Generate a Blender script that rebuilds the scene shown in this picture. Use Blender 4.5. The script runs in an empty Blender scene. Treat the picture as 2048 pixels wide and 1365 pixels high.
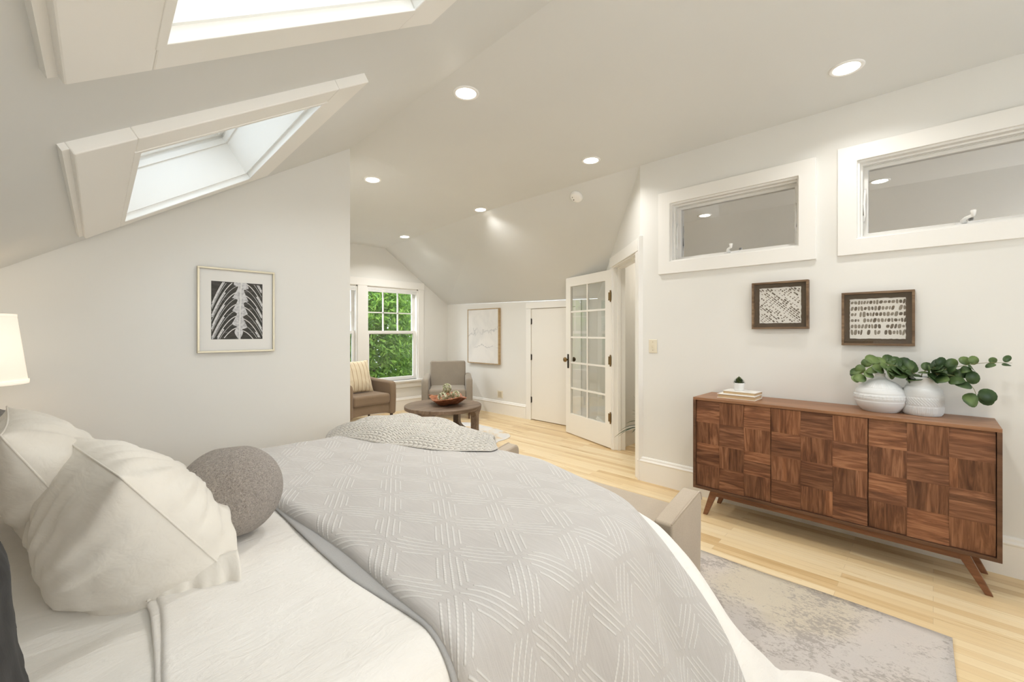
import bpy, bmesh, math, random
from mathutils import Vector, Matrix, noise
from mathutils.geometry import tessellate_polygon
random.seed(7)
PI = math.pi
C = bpy.context.scene.collection
def V(*a): return Vector(a)
def lerp(a, b, t): return a + (b - a) * t
def smooth(t): t = max(0, min(1, t)); return t * t * (3 - 2 * t)

# ------------------------------------------------------------------ materials
class X:
    """socket with arithmetic that builds Math nodes"""
    def __init__(s, nt, o): s.nt, s.o = nt, o
    def m(s, op, *b, clamp=False):
        n = s.nt.nodes.new('ShaderNodeMath'); n.operation = op; n.use_clamp = clamp
        s.nt.links.new(s.o, n.inputs[0])
        for i, x in enumerate(b):
            if isinstance(x, X): s.nt.links.new(x.o, n.inputs[i + 1])
            else: n.inputs[i + 1].default_value = x
        return X(s.nt, n.outputs[0])
    def __add__(s, b): return s.m('ADD', b)
    def __sub__(s, b): return s.m('SUBTRACT', b)
    def __mul__(s, b): return s.m('MULTIPLY', b)
    def __truediv__(s, b): return s.m('DIVIDE', b)
    def frac(s): return s.m('FRACT')
    def abs(s): return s.m('ABSOLUTE')
    def sin(s): return s.m('SINE')
    def lt(s, b): return s.m('LESS_THAN', b)
    def gt(s, b): return s.m('GREATER_THAN', b)
    def max(s, b): return s.m('MAXIMUM', b)
    def min(s, b): return s.m('MINIMUM', b)
    def step(s, a, b):           # smooth map a..b -> 0..1
        n = s.nt.nodes.new('ShaderNodeMapRange'); n.interpolation_type = 'SMOOTHSTEP'
        s.nt.links.new(s.o, n.inputs[0]); n.inputs[1].default_value = a; n.inputs[2].default_value = b
        return X(s.nt, n.outputs[0])

class Mat:
    def __init__(s, name, col=(.8, .8, .8), rough=.5, metal=0, spec=.5, **kw):
        s.m = bpy.data.materials.new(name); s.m.use_nodes = True
        s.nt = s.m.node_tree; s.b = s.nt.nodes['Principled BSDF']
        s.out = s.nt.nodes['Material Output']
        s.b.inputs['Base Color'].default_value = (*col, 1)
        s.b.inputs['Roughness'].default_value = rough
        s.b.inputs['Metallic'].default_value = metal
        s.b.inputs['Specular IOR Level'].default_value = spec
        for k, v in kw.items(): s.b.inputs[k.replace('_', ' ')].default_value = v
        s.col = col; s.h = None
    def node(s, t): return s.nt.nodes.new(t)
    def link(s, a, b): s.nt.links.new(a, b)
    def coord(s, kind='Object', scale=(1, 1, 1), rot=(0, 0, 0), loc=(0, 0, 0)):
        if kind == 'UV': o = s.node('ShaderNodeUVMap').outputs[0]
        else: o = s.node('ShaderNodeTexCoord').outputs[kind]
        mp = s.node('ShaderNodeMapping'); s.link(o, mp.inputs[0])
        mp.inputs['Scale'].default_value = scale; mp.inputs['Rotation'].default_value = rot; mp.inputs['Location'].default_value = loc
        return mp.outputs[0]
    def xyz(s, vec):
        n = s.node('ShaderNodeSeparateXYZ'); s.link(vec, n.inputs[0])
        return [X(s.nt, n.outputs[i]) for i in range(3)]
    def noise(s, vec, scale=5, detail=4, rough=.5, dist=0, out='Fac'):
        n = s.node('ShaderNodeTexNoise'); s.link(vec, n.inputs['Vector'])
        n.inputs['Scale'].default_value = scale; n.inputs['Detail'].default_value = detail
        n.inputs['Roughness'].default_value = rough; n.inputs['Distortion'].default_value = dist
        return X(s.nt, n.outputs[0 if out == 'Fac' else 1])
    def ramp(s, fac, stops):
        n = s.node('ShaderNodeValToRGB'); s.link(fac.o if isinstance(fac, X) else fac, n.inputs[0])
        e = n.color_ramp.elements
        while len(e) < len(stops): e.new(.5)
        for i, (p, c) in enumerate(stops): e[i].position = p; e[i].color = (*c, 1)
        return n.outputs[0]
    def mix(s, fac, a, b, mode='MIX'):
        n = s.node('ShaderNodeMix'); n.data_type = 'RGBA'; n.blend_type = mode
        if isinstance(fac, X): s.link(fac.o, n.inputs[0])
        else: n.inputs[0].default_value = fac
        for x, i in ((a, 6), (b, 7)):
            if isinstance(x, tuple): n.inputs[i].default_value = (*x, 1)
            else: s.link(x, n.inputs[i])
        return n.outputs[2]
    def color(s, sock): s.link(sock, s.b.inputs['Base Color']); return s
    def rough(s, x): s.link(x.o, s.b.inputs['Roughness']); return s
    def bump(s, h, strength=.3, dist=.01):
        n = s.node('ShaderNodeBump'); s.link(h.o if isinstance(h, X) else h, n.inputs['Height'])
        n.inputs['Strength'].default_value = strength; n.inputs['Distance'].default_value = dist
        if s.h: s.link(s.h, n.inputs['Normal'])
        s.h = n.outputs[0]; s.link(s.h, s.b.inputs['Normal']); return s

def paint(name, col, rough=.6, var=.015, bump=.03):
    m = Mat(name, col, rough)
    v = m.coord()
    f = m.noise(v, 1.3, 2)
    m.color(m.ramp(f, [(.3, tuple(c * (1 - var) for c in col)), (.7, tuple(min(1, c * (1 + var)) for c in col))]))
    m.bump(m.noise(v, 220, 2), bump, .002)
    return m.m
def fabric(name, col, weave=900, var=.06, bump=.25, rough=.9, blotch=0, sheen=.2):
    m = Mat(name, col, rough, spec=.2)
    m.b.inputs['Sheen Weight'].default_value = sheen
    v = m.coord('Object')
    f = m.noise(m.coord('Object', (1, 1, 1)), weave * .35, 3, .6)
    g = m.noise(v, 6, 3)
    k = f * .6 + g * .4
    m.color(m.ramp(k, [(.3, tuple(c * (1 - var * 1.6) for c in col)), (.7, tuple(min(1, c * (1 + var)) for c in col))]))
    m.bump(m.noise(v, weave * .5, 2), bump, .002)
    if blotch: m.bump(m.noise(v, 14, 3), blotch, .03)
    return m
def wood(name, dark, mid, light, scale=1, rough=.42, coord='Object', axis=0, spec=.35):
    m = Mat(name, mid, rough, spec=spec)
    st = [6, 6, 6]; st[axis] = .6
    st = tuple(x * scale for x in st)
    v = m.coord(coord, st)
    w = m.noise(v, 2.2, 5, .55, 1.2)
    st2 = [60, 60, 60]; st2[axis] = 2
    f = m.noise(m.coord(coord, tuple(x * scale for x in st2)), 2, 3, .6)
    k = w * .75 + f * .25
    m.color(m.ramp(k, [(.28, dark), (.48, mid), (.68, light)]))
    m.bump(f, .15, .001)
    return m
def thin_glass(name, refl=1.0, tint=(1, 1, 1), add=0.0):
    m = Mat(name); nt = m.nt; nt.nodes.remove(m.b)
    tr = m.node('ShaderNodeBsdfTransparent'); tr.inputs[0].default_value = (*tint, 1)
    gl = m.node('ShaderNodeBsdfGlossy'); gl.inputs['Roughness'].default_value = 0.0
    lw = m.node('ShaderNodeLayerWeight'); lw.inputs[0].default_value = .5
    f = X(nt, lw.outputs['Facing']).m('POWER', 5.0) * .9 + .04
    f = f.m('MULTIPLY_ADD', refl, add, clamp=True)
    mx = m.node('ShaderNodeMixShader'); m.link(f.o, mx.inputs[0]); m.link(tr.outputs[0], mx.inputs[1]); m.link(gl.outputs[0], mx.inputs[2])
    m.link(mx.outputs[0], m.out.inputs[0]); return m.m
def emit(name, col, s):
    m = Mat(name, col); m.b.inputs['Emission Color'].default_value = (*col, 1); m.b.inputs['Emission Strength'].default_value = s
    return m.m

WALL = (.795, .79, .76); 
m_wall = paint('wall_paint', WALL)
m_ceil = paint('ceiling_paint', (.73, .742, .735))
m_trim = paint('trim_paint', (.88, .87, .84), .35, .005, .01)
m_door = paint('door_paint', (.85, .83, .78), .35, .005, .01)
m_brass = Mat('aged_brass', (.26, .17, .075), .42, 1).m
m_black = Mat('dark_bronze', (.05, .04, .03), .45, .8).m
m_chrome = Mat('chrome', (.7, .7, .72), .2, 1).m
m_plast = Mat('ivory_plastic', (.78, .72, .58), .4).m
m_whitep = Mat('white_plastic', (.92, .92, .91), .4).m
m_glass = thin_glass('window_glass')
m_doorglass = thin_glass('door_glass', 1.6, (.97, .98, .97), .03)
m_transom = thin_glass('transom_glass', 1.0, (.85, .85, .83), .84)
m_pglass = thin_glass('picture_glass', .8)
m_lens = emit('lamp_lens', (1, .95, .86), 9)

def floor_mat():
    m = Mat('maple_strip_floor', (.8, .65, .42), .28, spec=.4)
    v = m.coord('Object', (1, 1, 1), (0, 0, PI / 2))
    br = m.node('ShaderNodeTexBrick'); m.link(v, br.inputs['Vector'])
    br.offset = .37; br.offset_frequency = 2; br.squash = 1
    br.inputs['Color1'].default_value = (0, 0, 0, 1); br.inputs['Color2'].default_value = (1, 1, 1, 1); br.inputs['Mortar'].default_value = (.5, .5, .5, 1)
    br.inputs['Scale'].default_value = 1; br.inputs['Mortar Size'].default_value = .0008; br.inputs['Mortar Smooth'].default_value = .3
    br.inputs['Bias'].default_value = 0; br.inputs['Brick Width'].default_value = .95; br.inputs['Row Height'].default_value = .057
    g = m.noise(m.coord('Object', (30, 1.2, 1)), 1.6, 4, .6, .6)
    t = X(m.nt, br.outputs[0])
    k = t * .55 + g * .45
    c = m.ramp(k, [(.15, (.56, .37, .17)), (.32, (.72, .53, .29)), (.55, (.80, .63, .38)), (.85, (.87, .73, .50))])
    kn = m.noise(m.coord('Object', (14, 3, 1)), 2.2, 3, .6)
    c = m.mix(kn.step(.70, .78) * .35, c, (.42, .26, .12))
    mort = X(m.nt, br.outputs['Fac'])
    m.color(m.mix(mort * .55, c, (.40, .28, .15)))
    m.rough(g * .15 + .22)
    m.bump(mort * -1.0, .25, .001)
    return m.m
m_floor = floor_mat()

# ------------------------------------------------------------------ mesh builder
class MB:
    def __init__(s): s.v = []; s.f = []; s.mi = []; s.uv = []; s.k = 0; s.cur = 0
    def slot(s, i): s.cur = i; return s
    def add(s, vs, fs, uvs=None):
        b = len(s.v); s.v += [tuple(p) for p in vs]
        for i, f in enumerate(fs):
            s.f.append([b + j for j in f]); s.mi.append(s.cur); s.uv.append(uvs[i] if uvs else None)
        return s
    def box(s, a, b):
        x0, y0, z0 = (min(p, q) for p, q in zip(a, b)); x1, y1, z1 = (max(p, q) for p, q in zip(a, b))
        vs = [(x0, y0, z0), (x1, y0, z0), (x1, y1, z0), (x0, y1, z0), (x0, y0, z1), (x1, y0, z1), (x1, y1, z1), (x0, y1, z1)]
        return s.add(vs, [(0, 3, 2, 1), (4, 5, 6, 7), (0, 1, 5, 4), (1, 2, 6, 5), (2, 3, 7, 6), (3, 0, 4, 7)])
    def fbox(s, o, ax, a, b):      # box in a frame (origin, 3 axes)
        x0, y0, z0 = a; x1, y1, z1 = b; o = Vector(o); e = [Vector(q) for q in ax]
        P = lambda x, y, z: o + e[0] * x + e[1] * y + e[2] * z
        vs = [P(x0, y0, z0), P(x1, y0, z0), P(x1, y1, z0), P(x0, y1, z0), P(x0, y0, z1), P(x1, y0, z1), P(x1, y1, z1), P(x0, y1, z1)]
        return s.add(vs, [(0, 3, 2, 1), (4, 5, 6, 7), (0, 1, 5, 4), (1, 2, 6, 5), (2, 3, 7, 6), (3, 0, 4, 7)])
    def prism(s, poly, h):         # poly list of 3d points, h extrusion vector
        n = len(poly); h = Vector(h); p = [Vector(q) for q in poly]
        vs = p + [q + h for q in p]
        fs = [tuple(range(n - 1, -1, -1)), tuple(range(n, 2 * n))] + [(i, (i + 1) % n, n + (i + 1) % n, n + i) for i in range(n)]
        return s.add(vs, fs)
    def sweep(s, prof, a, b, out, up=(0, 0, 1)):   # 2d profile (out,up) swept a->b
        a, b, out, up = Vector(a), Vector(b), Vector(out), Vector(up)
        return s.prism([a + out * x + up * y for x, y in prof], b - a)
    def tube(s, pts, r, n=8, closed=False):
        pts = [Vector(p) for p in pts]; m = len(pts); vs = []; fs = []
        up = Vector((0, 0, 1)); prev = None
        for i, p in enumerate(pts):
            if closed: d = pts[(i + 1) % m] - pts[i - 1]
            else: d = pts[min(i + 1, m - 1)] - pts[max(i - 1, 0)]
            d.normalize()
            if prev is None:
                a = d.cross(up)
                if a.length < .05: a = d.cross(Vector((1, 0, 0)))
            else: a = prev - d * prev.dot(d)
            a.normalize(); prev = a; b = d.cross(a)
            rr = r[i] if isinstance(r, (list, tuple)) else r
            for k in range(n):
                t = 2 * PI * k / n; vs.append(p + (a * math.cos(t) + b * math.sin(t)) * rr)
        for i in range(m if closed else m - 1):
            j = (i + 1) % m
            for k in range(n):
                l = (k + 1) % n; fs.append((i * n + k, i * n + l, j * n + l, j * n + k))
        if not closed: fs += [tuple(range(n))[::-1], tuple((m - 1) * n + k for k in range(n))]
        return s.add(vs, fs)
    def lathe(s, prof, c=(0, 0, 0), n=32, ax=None, fn=None):   # prof (r,z)
        c = Vector(c); e = [Vector(q) for q in ax] if ax else [Vector((1, 0, 0)), Vector((0, 1, 0)), Vector((0, 0, 1))]
        vs = []; fs = []; m = len(prof); uvs = []
        for i, (r, z) in enumerate(prof):
            for k in range(n):
                t = 2 * PI * k / n
                rr, zz = fn(r, z, t) if fn else (r, z)
                vs.append(c + e[0] * rr * math.cos(t) + e[1] * rr * math.sin(t) + e[2] * zz)
        for i in range(m - 1):
            for k in range(n):
                l = (k + 1) % n; fs.append((i * n + k, i * n + l, (i + 1) * n + l, (i + 1) * n + k))
                uvs.append([(k / n, i / m), ((k + 1) / n, i / m), ((k + 1) / n, (i + 1) / m), (k / n, (i + 1) / m)])
        if prof[0][0] > 1e-5: fs.append(tuple(range(n))[::-1]); uvs.append([(0, 0)] * n)
        if prof[-1][0] > 1e-5: fs.append(tuple((m - 1) * n + k for k in range(n))); uvs.append([(0, 0)] * n)
        return s.add(vs, fs, uvs)
    def grid(s, nx, ny, fn, uvfn=None, wrap=False):
        vs = [fn(i / nx, j / ny) for j in range(ny + 1) for i in range(nx + 1)]
        fs = []; uvs = []
        for j in range(ny):
            for i in range(nx):
                q = [(i, j), (i + 1, j), (i + 1, j + 1), (i, j + 1)]
                fs.append(tuple(b * (nx + 1) + a for a, b in q))
                if uvfn: uvs.append([uvfn(a / nx, b / ny) for a, b in q])
        return s.add(vs, fs, uvs if uvfn else None)
    def build(s, name, mats, parent=None, smooth=False, bevel=0, seg=2, weld=False, loc=None, solid=0, sub=0, angle=.6):
        me = bpy.data.meshes.new(name); me.from_pydata(s.v, [], s.f)
        if not isinstance(mats, (list, tuple)): mats = [mats]
        for m in mats: me.materials.append(m)
        me.polygons.foreach_set('material_index', s.mi)
        if any(u for u in s.uv):
            l = me.uv_layers.new(name='UVMap'); k = 0
            for f, u in zip(s.f, s.uv):
                for q in range(len(f)): l.data[k].uv = u[q] if u else (0, 0); k += 1
        bm = bmesh.new(); bm.from_mesh(me)
        if weld: bmesh.ops.remove_doubles(bm, verts=bm.verts, dist=1e-5)
        bmesh.ops.recalc_face_normals(bm, faces=bm.faces); bm.to_mesh(me); bm.free()
        if smooth: me.polygons.foreach_set('use_smooth', [True] * len(me.polygons))
        o = bpy.data.objects.new(name, me); C.objects.link(o)
        if parent: o.parent = parent
        if loc is not None: o.location = loc
        if solid:
            q = o.modifiers.new('s', 'SOLIDIFY'); q.thickness = abs(solid); q.offset = -1 if solid > 0 else 1
        if bevel:
            q = o.modifiers.new('b', 'BEVEL'); q.width = bevel; q.segments = seg; q.limit_method = 'ANGLE'; q.angle_limit = angle
            q.harden_normals = smooth
        if sub:
            q = o.modifiers.new('u', 'SUBSURF'); q.levels = sub; q.render_levels = sub
        return o
def tag(o, label=None, cat=None, group=None, kind=None):
    if label: o['label'] = label
    if cat: o['category'] = cat
    if group: o['group'] = group
    if kind: o['kind'] = kind
    return o
def thing(name, label, cat, loc=(0, 0, 0), rz=0, group=None, rot=None):
    o = bpy.data.objects.new(name, None); C.objects.link(o); o.location = loc
    o.rotation_euler = rot if rot else (0, 0, rz); o.empty_display_size = .05
    return tag(o, label, cat, group)
def struct(o): o['kind'] = 'structure'; return o
def sthing(name, loc=(0, 0, 0)):
    o = bpy.data.objects.new(name, None); C.objects.link(o); o.location = loc; o['kind'] = 'structure'; o.empty_display_size = .05; return o
def dup(root, loc, rz=None, label=None, rot=None):
    r = root.copy(); C.objects.link(r); r.location = loc
    if rz is not None: r.rotation_euler = (0, 0, rz)
    if rot is not None: r.rotation_euler = rot
    if label: r['label'] = label
    for ch in list(root.children):
        c = ch.copy(); C.objects.link(c); c.parent = r
        for g in list(ch.children):
            d = g.copy(); C.objects.link(d); d.parent = c
    return r
def panel(mb, o, e1, e2, out, outer, holes, th):
    """plate with holes: outline/holes in (e1,e2) coords, thickness th along out"""
    o, e1, e2, out = Vector(o), Vector(e1), Vector(e2), Vector(out)
    loops = [outer] + holes
    P3 = [[Vector((x, y, 0)) for x, y in lp] for lp in loops]
    tris = tessellate_polygon(P3)
    flat = [p for lp in loops for p in lp]
    vs = [o + e1 * x + e2 * y for x, y in flat]; n = len(vs)
    vs += [v + out * th for v in vs]
    fs = [tuple(t) for t in tris] + [tuple(n + i for i in reversed(t)) for t in tris]
    k = 0
    for lp in loops:
        m = len(lp)
        for i in range(m): a, b = k + i, k + (i + 1) % m; fs.append((a, b, b + n, a + n))
        k += m
    return mb.add(vs, fs)
def rect(x0, y0, x1, y1): return [(x0, y0), (x1, y0), (x1, y1), (x0, y1)]
def ring(mb, o, e1, e2, out, r0, r1, th):     # rectangular frame: outer r0=(x0,y0,x1,y1), inner r1
    return panel(mb, o, e1, e2, out, rect(*r0), [rect(*r1)], th)
EXPO, DL, BACK_FILL, BULB, SKYS, FILL, FARW = 0.59, 5.4, 6, 12, 2.25, 17, 58
# ------------------------------------------------------------------ room shell
ZC, W, YL, YF, XK, YB, XH = 2.77, 3.5, 3.328, 6.32, 4.77, -2.0, -.5
A = V(3.5, 1.846, 0); DG = V(.70711, .70711, 0); DN = V(-.70711, .70711, 0)   # diagonal wall: start, direction, normal into the room
SLP, KX, XC = .639, .03, 1.549
def slope_z(x, y): return ZC - SLP * (XC - (x - KX * (y - YL)))
def slope_pt(xi, y, off=0):
    x = xi + KX * (y - YL)
    return V(x, y, ZC - SLP * (XC - xi)) + SN * off
SE1 = V(KX, 1, 0).normalized()                    # along the slope (horizontal)
SN = V(-SLP, SLP * KX, 1).normalized()            # outward (up) normal
SE2 = SE1.cross(SN).normalized()
if SE2.z < 0: SE2 = -SE2                          # up the slope
ZN2 = 1.74
def rslope_z(x, y): return 2.77 - (x - 3.5) * (2.77 - 1.78) / 1.27

mb = MB().box((-.7, YB - .2, -.12), (6.2, 6.5, 0)); o = mb.build('floor', m_floor); struct(o)

# ceiling: level part, gently falling part over the seating area, and the right hand slope
mb = MB()
Q = V(3.5, 3.9, 2.77); P0 = V(XC, YL, ZC); F1 = V(3.52, YF, 2.657); F0 = V(XC, YF, 2.63)
K1 = V(XK, YF, 1.80); K2 = V(XK, 3.116, ZN2); A3 = V(3.5, 1.846, ZC)
th = V(0, 0, .12)
for poly in ([V(XC + KX * (YB - YL), YB, ZC), V(3.5, YB, ZC), A3, Q, P0], [P0, Q, F1, F0], [A3, K2, Q], [Q, K2, K1], [Q, K1, F1]):
    n = len(poly); mb.add(poly + [p + th for p in poly], [tuple(range(n)), tuple(range(2 * n - 1, n - 1, -1))])
struct(mb.build('ceiling', m_ceil))

# sloping ceiling on the left with two skylight wells
def sl(xi, y):   # slope coordinates of a point in (SE1,SE2)
    d = slope_pt(xi, y) - slope_pt(XC, 0); return (d.dot(SE1), d.dot(SE2))
O_S = slope_pt(XC, 0)
SKY = [(1.765, 2.945, .165, .745), (-.12, 1.07, .165, .745)]
holes = []
for y0, y1, x0, x1 in SKY:
    a, b = sl(x0, y0), sl(x1, y1); holes.append(rect(a[0], a[1], b[0], b[1]))
lo = sl(-.75, 0)[1]
WELL = .26
mb = panel(MB(), O_S, SE1, SE2, SN, [(YB - .1, lo), (YL + .02, lo), (YL + .02, 0), (YB - .1, 0)], holes, WELL)
struct(mb.build('ceiling_slope', m_ceil))

def wallpanel(name, o, e1, e2, out, outer, holes=(), th=.14, mat=m_wall):
    return struct(panel(MB(), o, e1, e2, out, outer, list(holes), th).build(name, mat))
Zu = V(0, 0, 1)
T1 = (.66, 1.89, 1.57, 2.375); T2 = (-.565, 1.895, .345, 2.39)
wallpanel('wall_right', (3.5, 0, 0), (0, 1, 0), Zu, (1, 0, 0), [(YB, 0), (1.846, 0), (1.846, ZC), (YB, ZC)], [rect(*T1), rect(*T2)], .17)
S0, S1, DH = .085, .955, 2.02
wallpanel('wall_diagonal', A, DG, Zu, -DN, [(0, 0), (S0, 0), (S0, DH), (S1, DH), (S1, 0), (1.796, 0), (1.796, ZN2), (0, ZC)], th=.12)
CY0, CY1, CH = 3.46, 4.266, 1.65
wallpanel('wall_knee', (XK, 0, 0), (0, 1, 0), Zu, (1, 0, 0), [(3.0, 0), (CY0, 0), (CY0, CH), (CY1, CH), (CY1, 0), (YF, 0), (YF, 1.80), (3.0, 1.735)], th=.12)
WX0, WX1, WZ0, WZ1 = 2.13, 4.14, .50, 2.03
wallpanel('wall_far', (0, YF, 0), (1, 0, 0), Zu, (0, 1, 0), [(1.4, 0), (4.85, 0), (4.85, 1.746), (3.52, 2.657), (1.4, 2.63)], [rect(WX0, WZ0, WX1, WZ1)], .15)
wallpanel('wall_left', (0, YL, 0), (1, 0, 0), Zu, (0, 1, 0), [(-.6, 0), (XC, 0), (XC, ZC), (-.6, slope_z(-.6, YL))], th=.12)
wallpanel('wall_return', (XC, 0, 0), (0, 1, 0), Zu, (-1, 0, 0), [(YL + .12, 0), (YF, 0), (YF, 2.63), (YL + .12, ZC)], th=.12)
wallpanel('wall_headboard', (XH, 0, 0), (0, 1, 0), Zu, (-1, 0, 0), [(YB, 0), (YL, 0), (YL, 1.5), (YB, 1.4)], th=.12)
BW = (1.5, .8, 3.0, 2.2)
wallpanel('wall_back', (0, YB, 0), (1, 0, 0), Zu, (0, -1, 0), [(-.6, 0), (3.6, 0), (3.6, ZC), (1.38, ZC), (-.6, 1.47)], [rect(*BW)], .14)
# rooms glimpsed behind: bath behind the transoms, hall behind the french door
hall = MB()
hall.box((4.30, 2.51, 0), (6.0, 2.6, 2.5)).box((5.6, 1.7, 0), (5.7, 2.6, 2.5)).box((3.67, 1.66, 0), (5.7, 1.75, 2.5))
struct(hall.build('wall_hall', m_wall))
MBh = MB().prism([V(3.62, 1.75, 2.34), V(5.7, 1.75, 2.34), V(5.7, 2.6, 2.34), V(4.30, 2.6, 2.34)], (0, 0, .06)); struct(MBh.build('ceiling_hall', m_ceil))
bb = MB().box((4.9, YB, 0), (5.0, 1.66, ZC)).box((3.67, YB - .1, 0), (5.0, YB, ZC)); struct(bb.build('wall_bath', m_wall))
struct(MB().box((3.67, YB - .1, ZC), (5.0, 1.75, ZC + .06)).build('ceiling_bath', m_ceil))

# ------------------------------------------------------------------ baseboards and casings
BP = [(0, 0), (.019, 0), (.019, .165), (.024, .172), (.024, .178), (.015, .188), (.013, .2), (.008, .207), (0, .21)]
def base(name, a, b, out):
    mb = MB().sweep(BP, a, b, out); return struct(mb.build(name, m_trim))
base('baseboard_right', (3.5, YB, 0), (3.5, 1.86, 0), (-1, 0, 0))
base('baseboard_knee', (XK, CY1 + .1, 0), (XK, YF, 0), (-1, 0, 0))
base('baseboard_far', (XC, YF, 0), (XK, YF, 0), (0, -1, 0))
base('baseboard_left', (XH, YL, 0), (XC, YL, 0), (0, -1, 0))
base('baseboard_return', (XC, YL - .019, 0), (XC, YF, 0), (1, 0, 0))
base('baseboard_headboard', (XH, YB, 0), (XH, YL, 0), (1, 0, 0))
base('baseboard_diagonal', A + DG * 1.06, A + DG * 1.79, DN)
base('baseboard_hall', (4.31, 2.51, 0), (5.6, 2.51, 0), (0, -1, 0))

# door casing on the diagonal wall, with jamb
mb = MB(); fr = (A, (DG, DN, Zu))
mb.fbox(*fr, (.0, 0, 0), (S0 + .0, .02, DH)).fbox(*fr, (S1, 0, 0), (S1 + .095, .02, DH)).fbox(*fr, (.0, 0, DH), (S1 + .095, .024, DH + .11))
mb.fbox(*fr, (S0 - .01, -.13, 0), (S0 + .012, .006, DH)).fbox(*fr, (S1 - .012, -.13, 0), (S1 + .01, .006, DH)).fbox(*fr, (S0, -.13, DH - .012), (S1, .006, DH + .01))
mb.fbox(*fr, (S1 - .03, -.075, 0), (S1 - .01, -.04, DH)).fbox(*fr, (S0 + .01, -.075, 0), (S0 + .03, -.04, DH)).fbox(*fr, (S0, -.075, DH - .03), (S1, -.04, DH - .01))
mb.fbox(*fr, (-.02, -.02, 0), (.0, .02, 2.15))
struct(mb.build('trim_1', m_trim, bevel=.003))

# ------------------------------------------------------------------ french door
H = A + DG * .968 + DN * .024
LD = V(.33, .944, 0).normalized(); LN = V(-LD.y, LD.x, 0)        # leaf direction, face towards the camera side
L, T = .90, .036
d1 = sthing('door_1', (H.x, H.y, 0))
def dl(p): return V(p.x - H.x, p.y - H.y, p.z)
fd = (V(0, 0, 0), (LD, -LN, Zu))
ob = V(0, 0, .012)
mb = MB(); st = .105; zt, zb = 1.995, .012
r_in = (st, .27, L - st, 1.88)
panel(mb, (0, 0, 0), LD, Zu, -LN, rect(.0, zb, L, zt), [rect(*r_in)], T)
mb.build('door_frame', m_door, d1, bevel=.003)
mb = MB()
mb.fbox(*fd, ((L) / 2 - .011, .006, r_in[1]), ((L) / 2 + .011, T - .006, r_in[3]))
for k in range(1, 5):
    z = lerp(r_in[1], r_in[3], k / 5); mb.fbox(*fd, (r_in[0], .006, z - .011), (r_in[2], T - .006, z + .011))
mb.build('muntins', m_door, d1, bevel=.002)
MB().fbox(*fd, (r_in[0] - .004, T / 2 - .0015, r_in[1] - .004), (r_in[2] + .004, T / 2 + .0015, r_in[3] + .004)).build('pane', m_doorglass, d1)
mb = MB().fbox(*fd, (L - .072, -.004, .84), (L - .038, 0, 1.02)); pl_ = mb.build('handle_plate', m_black, d1, bevel=.002)
mb = MB().lathe([(.011, 0), (.011, .03), (.028, .038), (.031, .05), (.026, .062), (.0, .066)], LD * (L - .055) + V(0, 0, .95), 20, (LD, Zu, LN)); mb.build('knob', m_brass, d1, True)
mb = MB().lathe([(.011, 0), (.011, .03), (.028, .038), (.031, .05), (.026, .062), (.0, .066)], LD * (L - .055) - LN * T + V(0, 0, .95), 20, (LD, Zu, -LN)); mb.build('knob', m_black, d1, True)
mb = MB().fbox(*fd, (L, .008, .86), (L + .002, .028, 1.0)); mb.build('latch_plate', m_brass, d1)
for z in (.35, .985, 1.70):
    hb = MB(); fh = (V(0, 0, 0), (LD, -LN, Zu))
    c = V(-.006, 0, 0) + LN * .006
    hb.tube([c + V(0, 0, z - .055), c + V(0, 0, z + .055)], .008, 10)
    hb.lathe([(0, -.005), (.007, 0), (.010, .006), (.0, .012)], c + V(0, 0, z + .055), 10).lathe([(0, -.012), (.008, -.006), (.007, 0), (0, .003)], c + V(0, 0, z - .055), 10)
    hb.fbox(V(0, 0, 0), (LD, LN, Zu), (.0, -.002, z - .045), (.045, .003, z + .045))
    hb.fbox(V(0, 0, 0), (DG, DN, Zu), (-.002, -.003, z - .045), (.045, .003, z + .045))
    hb.build('hinge', m_brass, d1, bevel=.001)

# closet door in the knee wall
d2 = sthing('door_2', (XK, (CY0 + CY1) / 2, 0)); q = V(XK, (CY0 + CY1) / 2, 0)
def box_l(mb, a, b): return mb.box(V(*a) - q, V(*b) - q)
mb = MB(); box_l(mb, (XK - .004, CY0 + .004, .012), (XK + .035, CY1 - .004, CH - .004)); mb.build('door_slab', m_door, d2, bevel=.002)
mb = MB(); box_l(mb, (XK - .02, CY1, 0), (XK, CY1 + .095, CH)); box_l(mb, (XK - .02, CY0 - .095, 0), (XK, CY0, CH)); box_l(mb, (XK - .023, CY0 - .095, CH), (XK, CY1 + .095, CH + .09)); mb.build('door_casing', m_trim, d2, bevel=.003)
mb = MB(); box_l(mb, (XK + .04, CY0 - .05, 0), (XK + .06, CY1 + .05, CH + .05)); mb.build('door_backing', m_trim, d2)
for z in (.30, .93, 1.46):
    mb = MB(); box_l(mb, (XK - .010, CY1 - .014, z - .04), (XK - .003, CY1 + .004, z + .04)); mb.tube([V(XK - .013, CY1 - .004, z - .045) - q, V(XK - .013, CY1 - .004, z + .045) - q], .006, 8)
    mb.build('hinge', m_black, d2)

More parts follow.
